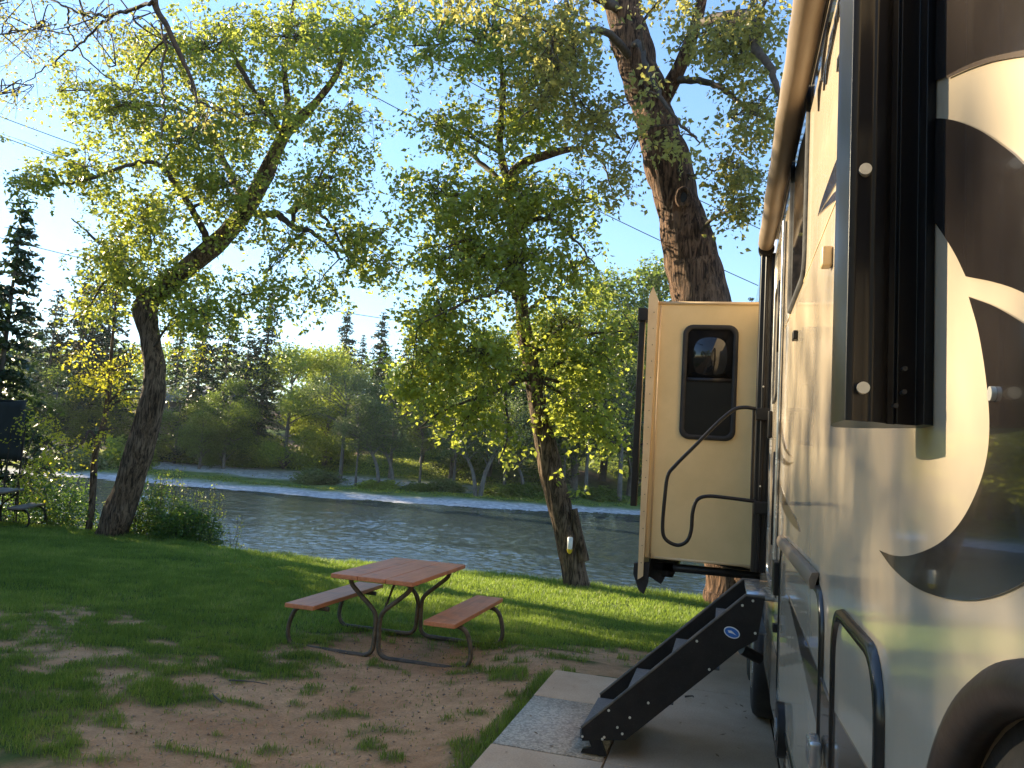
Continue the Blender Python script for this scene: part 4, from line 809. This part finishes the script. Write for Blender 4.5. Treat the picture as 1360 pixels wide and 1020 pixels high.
def rrect(y0, y1, z0, z1, r, n=6):
    out = []
    for cy, cz, a0 in ((y1-r, z1-r, 0), (y0+r, z1-r, 90), (y0+r, z0+r, 180), (y1-r, z0+r, 270)):
        for k in range(n+1): a = rad(a0+90*k/n); out.append((cy+r*math.cos(a), cz+r*math.sin(a)))
    return out
def wframe(name, y0, y1, z0, z1, r, th, mat, prot=.012, pane=None):
    P = rrect(y0, y1, z0, z1, r); Q = rrect(y0+th, y1-th, z0+th, z1-th, max(.01, r-th*.6)); n = len(P); b = MB()
    rings = [[(WX-.001, y, z) for y, z in P], [(WX-prot, y, z) for y, z in [(y*.85+qy*.15, z*.85+qz*.15) for (y, z), (qy, qz) in zip(P, Q)]], [(WX-prot, y, z) for y, z in [(y*.2+qy*.8, z*.2+qz*.8) for (y, z), (qy, qz) in zip(P, Q)]], [(WX-.001, y, z) for y, z in Q]]
    V = [v for R in rings for v in R]; F = [(k*n+i, k*n+(i+1) % n, (k+1)*n+(i+1) % n, (k+1)*n+i) for k in range(3) for i in range(n)]
    b.add(V, F); o = part(b, name, mat, smooth=True)
    if pane:
        b = MB(); b.prism([(WX-.004, y, z) for y, z in Q], (.003, 0, 0)); part(b, 'pane', pane, o)
    return o
w1 = wframe('window', 3.16, 3.98, 2.40, 3.36, .10, .035, 'rubber', .014, 'glass')
# entry door
wframe('door', 4.42, 5.12, 1.0, 3.05, .10, .03, 'silver', .016)
b = MB(); b.box(WX-.010, WX-.001, 4.47, 5.07, 1.05, 3.0); dr = part(b, 'door_panel', 'gelcoat', bevel=.006)
wframe('door_window', 4.6, 4.94, 2.05, 2.75, .06, .025, 'rubber', .022, 'glass')
for z0, z1 in ((1.25, 1.75), (2.3, 2.7)):
    b = MB(); b.box(WX-.03, WX-.012, 4.415, 4.44, z0, z1); part(b, 'hinge', 'metal_black')
b = MB(); b.box(WX-.035, WX-.011, 4.98, 5.06, 1.85, 2.02); part(b, 'latch', 'metal_black', bevel=.008)
# black edge strip right of the door frame
b = MB(); b.tube([(WX-.012, 4.36, .98), (WX-.012, 4.36, 3.02)], .012, 8); part(b, 'gutter', 'silver', smooth=True)
# small porch box, clearance lamp, anchor
b = MB(); b.box(WX-.035, WX-.001, 4.02, 4.16, 1.04, 1.20); part(b, 'outlet_box', 'metal_black', bevel=.006)
q = at_x(1059, 446, WX); b = MB(); b.box(WX-.02, WX, q[1]-.03, q[1]+.03, q[2]-.02, q[2]+.02); part(b, 'hook', 'metal_black', bevel=.004)
q = at_x(1105, 342, WX); b = MB(); b.box(WX-.03, WX, q[1]-.025, q[1]+.025, q[2]-.03, q[2]+.03); part(b, 'bracket', 'trim_tan', bevel=.006)
q = at_x(1325, 523, WX); b = MB(); b.tube([(WX-.008, q[1], q[2]), (WX, q[1], q[2])], .008, 12); part(b, 'screw', 'bolt')
# horizontal panel seam and belt
b = MB(); b.box(WX-.0025, WX+.01, -3.4, 4.3, 2.402, 2.406); part(b, 'seam', 'trim_tan')
b = MB(); b.box(WX-.002, WX+.01, -3.4, 4.3, .50, .504); part(b, 'seam', 'decal_mid')

# baggage doors
def bagdoor(y0, y1, z0, z1, r, thick, rail=False):
    o = wframe('baggage_door', y0, y1, z0, z1, r, thick*2.6, 'door_seal', thick*1.3)
    b = MB(); b.prism([(WX-.006, y, z) for y, z in rrect(y0+.01, y1-.01, z0+.01, z1-.01, r*.9, 8)], (.005, 0, 0)); part(b, 'door_panel', 'gelcoat', o)
    return o
bA = bagdoor(2.34, 4.0, .56, 1.30, .12, .010); bB = bagdoor(1.50, 2.10, .56, 1.31, .12, .012)
b = MB(); b.prism([(WX-.001, 2.48, 1.335), (WX-.022, 2.48, 1.332), (WX-.03, 2.48, 1.31), (WX-.026, 2.48, 1.285), (WX-.014, 2.48, 1.285)], (0, 1.50, 0)); part(b, 'drip_rail', 'roller', bevel=.004)
b = MB(); b.box(WX-.045, WX-.012, 2.22, 2.31, .86, .93); part(b, 'door_latch', 'silver', bevel=.01)
b = MB(); b.box(WX-.05, WX-.012, 1.44, 1.56, .56, 1.02); part(b, 'vent', 'metal_black', bevel=.006)
for yy, zz in ((3.55, .56),):
    b = MB(); th = np.linspace(0, 2*math.pi, 25)[:-1]; b.prism([(WX-.035, yy+.11*math.cos(a), zz+.11*math.sin(a)) for a in th], (.034, 0, 0)); part(b, 'marker_lamp', 'metal_black', bevel=.012)
    b = MB(); b.prism([(WX-.040, yy+.05*math.cos(a), zz+.05*math.sin(a)) for a in th], (.004, 0, 0)); part(b, 'lens', 'silver')
b = MB(); b.box(WX-.03, WX, 4.05, 4.1, .86, .90); part(b, 'catch', 'metal_black', bevel=.005)
# fender at lower right
cy, cz, R = .665, 1.065, .425
arc = [(cy+R*math.cos(a), cz+R*.91*math.sin(a)) for a in np.linspace(rad(-35), rad(215), 90)]
P3 = np.array([(WX-.022, y, z) for y, z in arc]); b = MB(); b.tube(P3, .024, 12); part(b, 'fender', 'fender_brown', smooth=True)
b = MB(); arc2 = [(cy+(R-.02)*math.cos(a), cz+(R-.02)*.91*math.sin(a)) for a in np.linspace(rad(-35), rad(215), 40)]
b.prism([(WX-.003, y, z) for y, z in arc2], (.002, 0, 0)); part(b, 'wheel_well', 'rubber')

# awning arms and roller
def prof_arm(name, pts, z0, z1, mat):
    b = MB(); b.prism([(x, y, z0) for x, y in pts], (0, 0, z1-z0)); return part(b, name, mat)
# near arm: extruded channel section, outline in (x, y); its cut end shows just above eye level
Yn = 1.0
sec_px = [(1236, 560, 1.04), (1229, 559, 1.05), (1222, 558, 1.06), (1205, 556, 1.06), (1188, 556, 1.06), (1178, 562, 1.06), (1166, 566, 1.05), (1152, 567, 1.05), (1138, 566, 1.06), (1126, 567, 1.07), (1114, 569, 1.09), (1106, 566, 1.12), (1103, 562, 1.16), (1107, 558, 1.20)]
sec = []
sec0 = [(.280, 1.020), (.262, 1.022), (.258, 1.055), (.243, 1.062), (.226, 1.064), (.223, 1.075), (.212, 1.080), (.206, 1.073), (.200, 1.072), (.186, 1.074), (.180, 1.080), (.172, 1.083), (.158, 1.087), (.148, 1.096), (.1425, 1.112), (.142, 1.135), (.146, 1.155), (.156, 1.17), (.20, 1.178), (.28, 1.18)]
sec0 = [(x, y+(x-.158)/.122*.18 if k < 14 else y+.085*min(1, (k-13)/5)) for k, (x, y) in enumerate(sec0)]
sec0 = [(x*(1+.09*(.28-x)/.138), y*(1+.09*(.28-x)/.138)) for x, y in sec0]
zend = 1.69
b = MB(); P = [(x, y, zend) for x, y in sec0]; b.prism(P, (0, 0, 2.1)); arm1 = part(b, 'awning_arm', 'awning_black', bevel=.0018)
for px_, py_ in ((1148, 228), (1145, 516)):
    q = at_y(px_, py_, 1.18); b = MB(); b.tube([q+[0, -.012, 0], q+[0, .022, 0]], .0085, 20); part(b, 'bolt', 'bolt', bevel=.002)
for px_, py_ in ((1201, 490), (1200, 521), (1189, 539)):
    q = at_y(px_, py_, 1.192); b = MB(); b.tube([q+[0, -.006, 0], q+[0, .01, 0]], .0035, 14); part(b, 'bolt_hole', 'rubber')
# far arm
b = MB(); b.prism([(x, y, 1.0) for x, y in ((.28, 5.27), (.262, 5.268), (.258, 5.28), (.235, 5.28), (.232, 5.268), (.215, 5.268), (.21, 5.28), (.20, 5.28), (.186, 5.285), (.18, 5.30), (.18, 5.345), (.19, 5.36), (.28, 5.36))], (0, 0, 2.1)); part(b, 'awning_arm', 'awning_black', bevel=.003)
for z in (1.55, 2.2): 
    b = MB(); b.tube([(.222, 5.262, z), (.222, 5.27, z)], .006, 10); part(b, 'bolt', 'bolt')
b = MB(); b.tube([(.214, 5.26, 3.13), (.214, 5.30, 3.13), (.214, 5.36, 3.13)], [.052, .052, .045], 24); part(b, 'roller_cap', 'metal_black', smooth=True)
b = MB(); ys = np.linspace(5.255, .9, 60); b.tube(np.stack([.212+.0015*np.sin(ys*7), ys, 3.16+.002*np.sin(ys*5)], -1), .052+.0015*np.sin(ys*19), 24); part(b, 'awning_roller', 'roller', smooth=True)
b = MB(); b.box(.268, .279, .4, 5.3, 3.20, 3.24); part(b, 'awning_rail', 'metal_black')

# slide-out
SY = 6.1
b = MB(); b.box(-.575, .6, SY, 8.9, .935, 2.945); so = part(b, 'slide_out', 'siding', bevel=.006)
def sub(b, name, mat, **k): return part(b, name, mat, so, **k)
# outer fascia flange, slightly proud all round
b = MB(); b.prism([(-.615, SY-.05, .77), (-.575, SY-.05, .80), (-.557, SY-.05, 2.955), (-.60, SY-.05, 3.06), (-.632, SY-.05, 2.98)], (0, 2.9, 0)); sub(b, 'fascia', 'trim_tan')
b = MB(); b.box(-.575, .6, SY-.012, SY-.001, 2.925, 2.947); b.box(-.54, -.53, SY-.008, SY-.0005, .95, 2.92); b.box(-.50, .27, SY-.010, SY-.0008, .937, .955); sub(b, 'trim', 'trim_tan')
for z in np.linspace(1.0, 2.9, 12):
    pass
b = MB()
for z in np.linspace(.9, 2.85, 16): b.tube([(-.592+.004*(z-1), SY-.056, z), (-.592+.004*(z-1), SY-.05, z)], .004, 8)
sub(b, 'screws', 'frame_grey')
# topper arm: black strip beyond the fascia
b = MB(); b.box(-.71, -.662, SY+.05, SY+.12, 1.32, 2.86); b.box(-.72, -.64, SY+.02, SY+.15, 2.80, 2.90); sub(b, 'topper_arm', 'metal_black', bevel=.004)
b = MB(); b.box(-.66, -.632, SY+.05, SY+2.6, 2.82, 2.88); sub(b, 'topper_roller', 'metal_black')
# window
qa = at_y(909, 430, SY); qb = at_y(984, 582, SY)
x0, x1, z0, z1 = -.355, .065, 1.865, 2.765
P = rrect(x0, x1, z0, z1, .075); Q = rrect(x0+.038, x1-.038, z0+.038, z1-.038, .05); n = len(P); b = MB()
V = [(x, SY-.001, z) for x, z in P]+[(x*.9+u*.1, SY-.022, z*.9+v*.1) for (x, z), (u, v) in zip(P, Q)]+[(x*.1+u*.9, SY-.022, z*.1+v*.9) for (x, z), (u, v) in zip(P, Q)]+[(u, SY-.006, v) for u, v in Q]
b.add(V, [(k*n+i, k*n+(i+1) % n, (k+1)*n+(i+1) % n, (k+1)*n+i) for k in range(3) for i in range(n)]); sub(b, 'window', 'rubber', smooth=True)
b = MB(); b.prism([(x, SY-.008, z) for x, z in Q], (0, .006, 0)); sub(b, 'pane', 'screen')
b = MB(); b.box(x0+.04, x1-.04, SY-.016, SY-.009, 2.315, 2.345); sub(b, 'sash_bar', 'metal_black')
b = MB(); b.box(x0+.04, x1-.04, SY-.0095, SY-.0085, 2.345, z1-.04); sub(b, 'upper_pane', 'glass')
# undercarriage and dangling flaps
b = MB(); b.box(-.50, .34, SY+.05, SY+.12, .845, .90); b.box(-.44, -.36, SY+.05, SY+2.4, .80, .90); b.tube([(-.05, SY+.3, .92), (.30, SY+.3, .86)], .018, 8); sub(b, 'slide_rail', 'metal_black')
b = MB(); b.prism([tuple(at_y(x, y, SY-.03)) for x, y in ((842, 748), (862, 747), (864, 735), (860, 775), (855, 789), (848, 784), (841, 762))], (0, .06, 0)); sub(b, 'flap', 'rubber')
b = MB(); b.prism([tuple(at_y(x, y, SY+.1)) for x, y in ((862, 742), (897, 745), (895, 759), (886, 762), (878, 776), (861, 765))], (0, .04, 0)); sub(b, 'flap', 'rubber')

# handrail
hp = [(1004, 543), (990, 541), (975, 544), (955, 560), (925, 590), (897, 618), (887, 632), (883, 660), (880, 700), (884, 716), (899, 724), (912, 719), (918, 704), (920, 680), (926, 664), (940, 659), (965, 661), (1004, 666)]
b = MB(); b.tube(crom([at_y(x, y, 5.22) for x, y in hp], 6), .0125, 10); hr_ = part(b, 'handrail', 'metal_black', smooth=True)
b = MB(); b.tube([at_y(1001, 545, 5.22), at_y(998, 664, 5.22)], .010, 10); part(b, 'handrail_post', 'metal_black', hr_, smooth=True)
for x, y in ((1008, 548), (1005, 672)):
    q = at_y(x, y, 5.22); b = MB(); b.box(q[0]-.02, WX, 5.20, 5.24, q[2]-.05, q[2]+.03); part(b, 'wall_bracket', 'metal_black', hr_, bevel=.008)

# entry steps
YN, YF = 4.45, 5.13
st = part((lambda b: (b.prism([tuple(at_y(x, y, YN)) for x, y in ((772, 968), (991, 792), (1016, 795), (1006, 850), (982, 863), (850, 968), (831, 983), (773, 984))], (0, .018, 0)), b)[1])(MB()), 'entry_steps', 'metal_black', bevel=.003)
st['label'] = 'folding black metal entry steps'
def stp(b, name, mat, **k): return part(b, name, mat, st, **k)
base = np.array([tuple(at_y(x, y, YN)) for x, y in ((772, 968), (991, 792), (1016, 795), (1006, 850), (982, 863), (850, 968), (831, 983), (773, 984))])
far = base.copy(); far[:, 1] = YF; b = MB(); b.prism(far, (0, .018, 0)); stp(b, 'stringer', 'metal_black', bevel=.003)
# rolled top lip on both stringers
for yy in (YN+.009, YF+.009):
    b = MB(); p1 = base[0]+[0, 0, .004]; p2 = base[1]+[0, 0, .004]; p3 = base[2]+[0, 0, .004]; P = np.array([p1, p2, p3]); P[:, 1] = yy; b.tube(P, .011, 6); stp(b, 'lip', 'frame_grey')
for k in range(4):
    zz = .13+.215*k; xx = -.735+.237*k
    b = MB(); b.box(xx, xx+.27, YN+.02, YF-.002, zz-.012, zz); b.box(xx, xx+.012, YN+.02, YF-.002, zz-.05, zz-.012); stp(b, 'tread', 'tread', bevel=.003)
b = MB(); b.box(.14, .28, YN+.02, YF-.002, .945, .965); stp(b, 'threshold', 'silver')
for q_ in ((773.5, 978), (800, 981.5), (802.5, 979), (808.5, 943.5), (820, 966), (826.5, 974.5), (836.5, 953), (861, 933.5), (925.5, 851.5), (942, 889), (986, 804), (1000, 798), (1003, 841)):
    q = at_y(q_[0], q_[1], YN); b = MB(); b.tube([q+[0, -.004, 0], q+[0, .001, 0]], .007, 10); stp(b, 'rivet', 'bolt')
q = at_y(972, 840, YN); th = np.linspace(0, 2*math.pi, 33)[:-1]
def oval(rx, rz, dy, name, mat):
    b = MB(); b.prism([(q[0]+rx*math.cos(a)*.96+rz*math.sin(a)*.25, q[1]-dy, q[2]+rz*math.sin(a)-rx*math.cos(a)*.28) for a in th], (0, dy-.0005, 0)); return stp(b, name, mat)
oval(.043, .028, .003, 'badge', 'white_plastic'); oval(.038, .023, .0045, 'badge_face', 'blue')
b = MB(); b.prism([(q[0]-.022, q[1]-.0058, q[2]+.010), (q[0]-.002, q[1]-.0058, q[2]+.010), (q[0]+.024, q[1]-.0058, q[2]-.012), (q[0]+.004, q[1]-.0058, q[2]-.004), (q[0]-.016, q[1]-.0058, q[2]-.002)], (0, .001, 0)); stp(b, 'badge_mark', 'white_plastic')
for yy in (YN+.004, YF+.004):
    a = at_y(786, 984, YN); P = [(a[0]-.02, yy, .09), (a[0]+.05, yy, .09), (a[0]+.085, yy, .012), (a[0]-.06, yy, .012), (a[0]-.05, yy, .035), (a[0], yy, .045)]
    b = MB(); b.prism(P, (0, .03, 0)); stp(b, 'foot', 'metal_black', bevel=.002)
b = MB(); b.tube([tuple(at_y(985, 862, YN+.05)), (.22, YN+.1, .62)], .03, 8); stp(b, 'strut', 'metal_black')

# wheels of the trailer
for yy in (5.72, 6.6):
    b = MB(); P = [(x, yy, .385) for x in (.225, .235, .26, .34, .46)]; b.tube(P, [.33, .365, .385, .39, .385], 40); wh = part(b, 'wheel', 'rubber', smooth=False)
    b = MB(); b.tube([(.219, yy, .385), (.228, yy, .385)], [.20, .21], 28); part(b, 'rim', 'silver', wh)

# neighbouring litter: sticks and stones on the dirt
r = np.random.default_rng(5)
for k, (x, y, L_, lab) in enumerate(((288, 930, .22, 'short curved twig on the dirt left of centre'), (330, 905, .3, 'pale broken stick lying on the patchy lawn'), (915, 928, .06, 'small dark twig on the concrete beside the steps'), (262, 840, .18, 'little stick lying in the lawn beyond the pale one'))):
    d = ray(x, y); zz = -.15 if x < 800 else .0; t = (zz-EYE)/d[2]; q = CP+d*t; q[2] = (float(H(q[0], q[1])) if x < 800 else 0)+.012
    a = r.uniform(0, 3.1); v = np.array([math.cos(a), math.sin(a), 0])*L_/2; b = MB(); b.tube(crom([q-v, q+r.normal(0, .015, 3)*[1, 1, 0]+[0, 0, .01], q+v], 5), np.linspace(.007, .003, 11), 6)
    tag(b.build('fallen_twig', MAT['bark_pale'] if k != 2 else MAT['twig'], smooth=True), lab, 'twig', 'fallen twigs')
mb = MB(); n = 2600; x = r.uniform(-9, -1.3, n); y = r.uniform(3.5, 8.5, n); kp = grassmask(x, y) < .5; x, y = x[kp], y[kp]
P = np.stack([x, y, H(x, y)-.004], -1); s = r.uniform(.004, .013, len(x)); D8 = np.array([(1, 0, 0), (0, 1, 0), (-1, 0, 0), (0, -1, 0), (0, 0, .8), (0, 0, -.6)])
V = P[:, None]+D8[None]*s[:, None, None]*r.uniform(.6, 1.3, (len(x), 6, 1)); F0 = np.array([(0, 1, 4), (1, 2, 4), (2, 3, 4), (3, 0, 4), (1, 0, 5), (2, 1, 5), (3, 2, 5), (0, 3, 5)])
mb.add(V.reshape(-1, 3), (np.arange(len(x))[:, None, None]*6+F0[None]).reshape(-1, 3)); tag(mb.build('pebbles', surf('pebble', (.15, .10, .07), (.42, .33, .25), 9, .9, .05, .1)), 'small pebbles and crumbs scattered over the bare dirt', 'pebbles', kind='stuff')
mb = MB(); n = 2200; x = r.uniform(-7, -1.3, n); y = r.uniform(3.5, 8.5, n); P = np.stack([x, y, H(x, y)+.006], -1); xa = r.uniform(-1.2, .2, 60); ya = r.uniform(3.2, 6, 60); P = np.vstack([P, np.stack([xa, ya, xa*0+.005], -1)])
a = r.uniform(0, 6.28, len(P)); s = r.uniform(.008, .022, len(P)); U = np.stack([np.cos(a), np.sin(a), .2+0*a], -1)*s[:, None]; W = np.stack([-np.sin(a), np.cos(a), 0*a], -1)*s[:, None]*.45
mb.add(np.stack([P-U, P+W, P+U, P-W], 1).reshape(-1, 3), np.arange(len(P))[:, None]*4+np.arange(4)); tag(mb.build('leaf_litter', surf('dry_leaf', (.07, .04, .02), (.30, .20, .10), 6, .8, .05, 0)), 'dry leaf bits scattered over dirt and concrete', 'leaf litter', kind='stuff')

# air
m, nt, out = newmat('haze'); pv = nt.nodes.new('ShaderNodeVolumePrincipled'); pv.inputs['Density'].default_value = .00013; pv.inputs['Color'].default_value = (.86, .92, 1, 1); pv.inputs['Anisotropy'].default_value = .35
nt.links.new(pv.outputs[0], out.inputs['Volume']); mb = MB(); mb.box(-430, 430, -70, 720, -5, 60); tag(mb.build('haze', m), 'thin evening haze over the river valley', 'haze', kind='stuff')
S.cycles.volume_bounces = 0
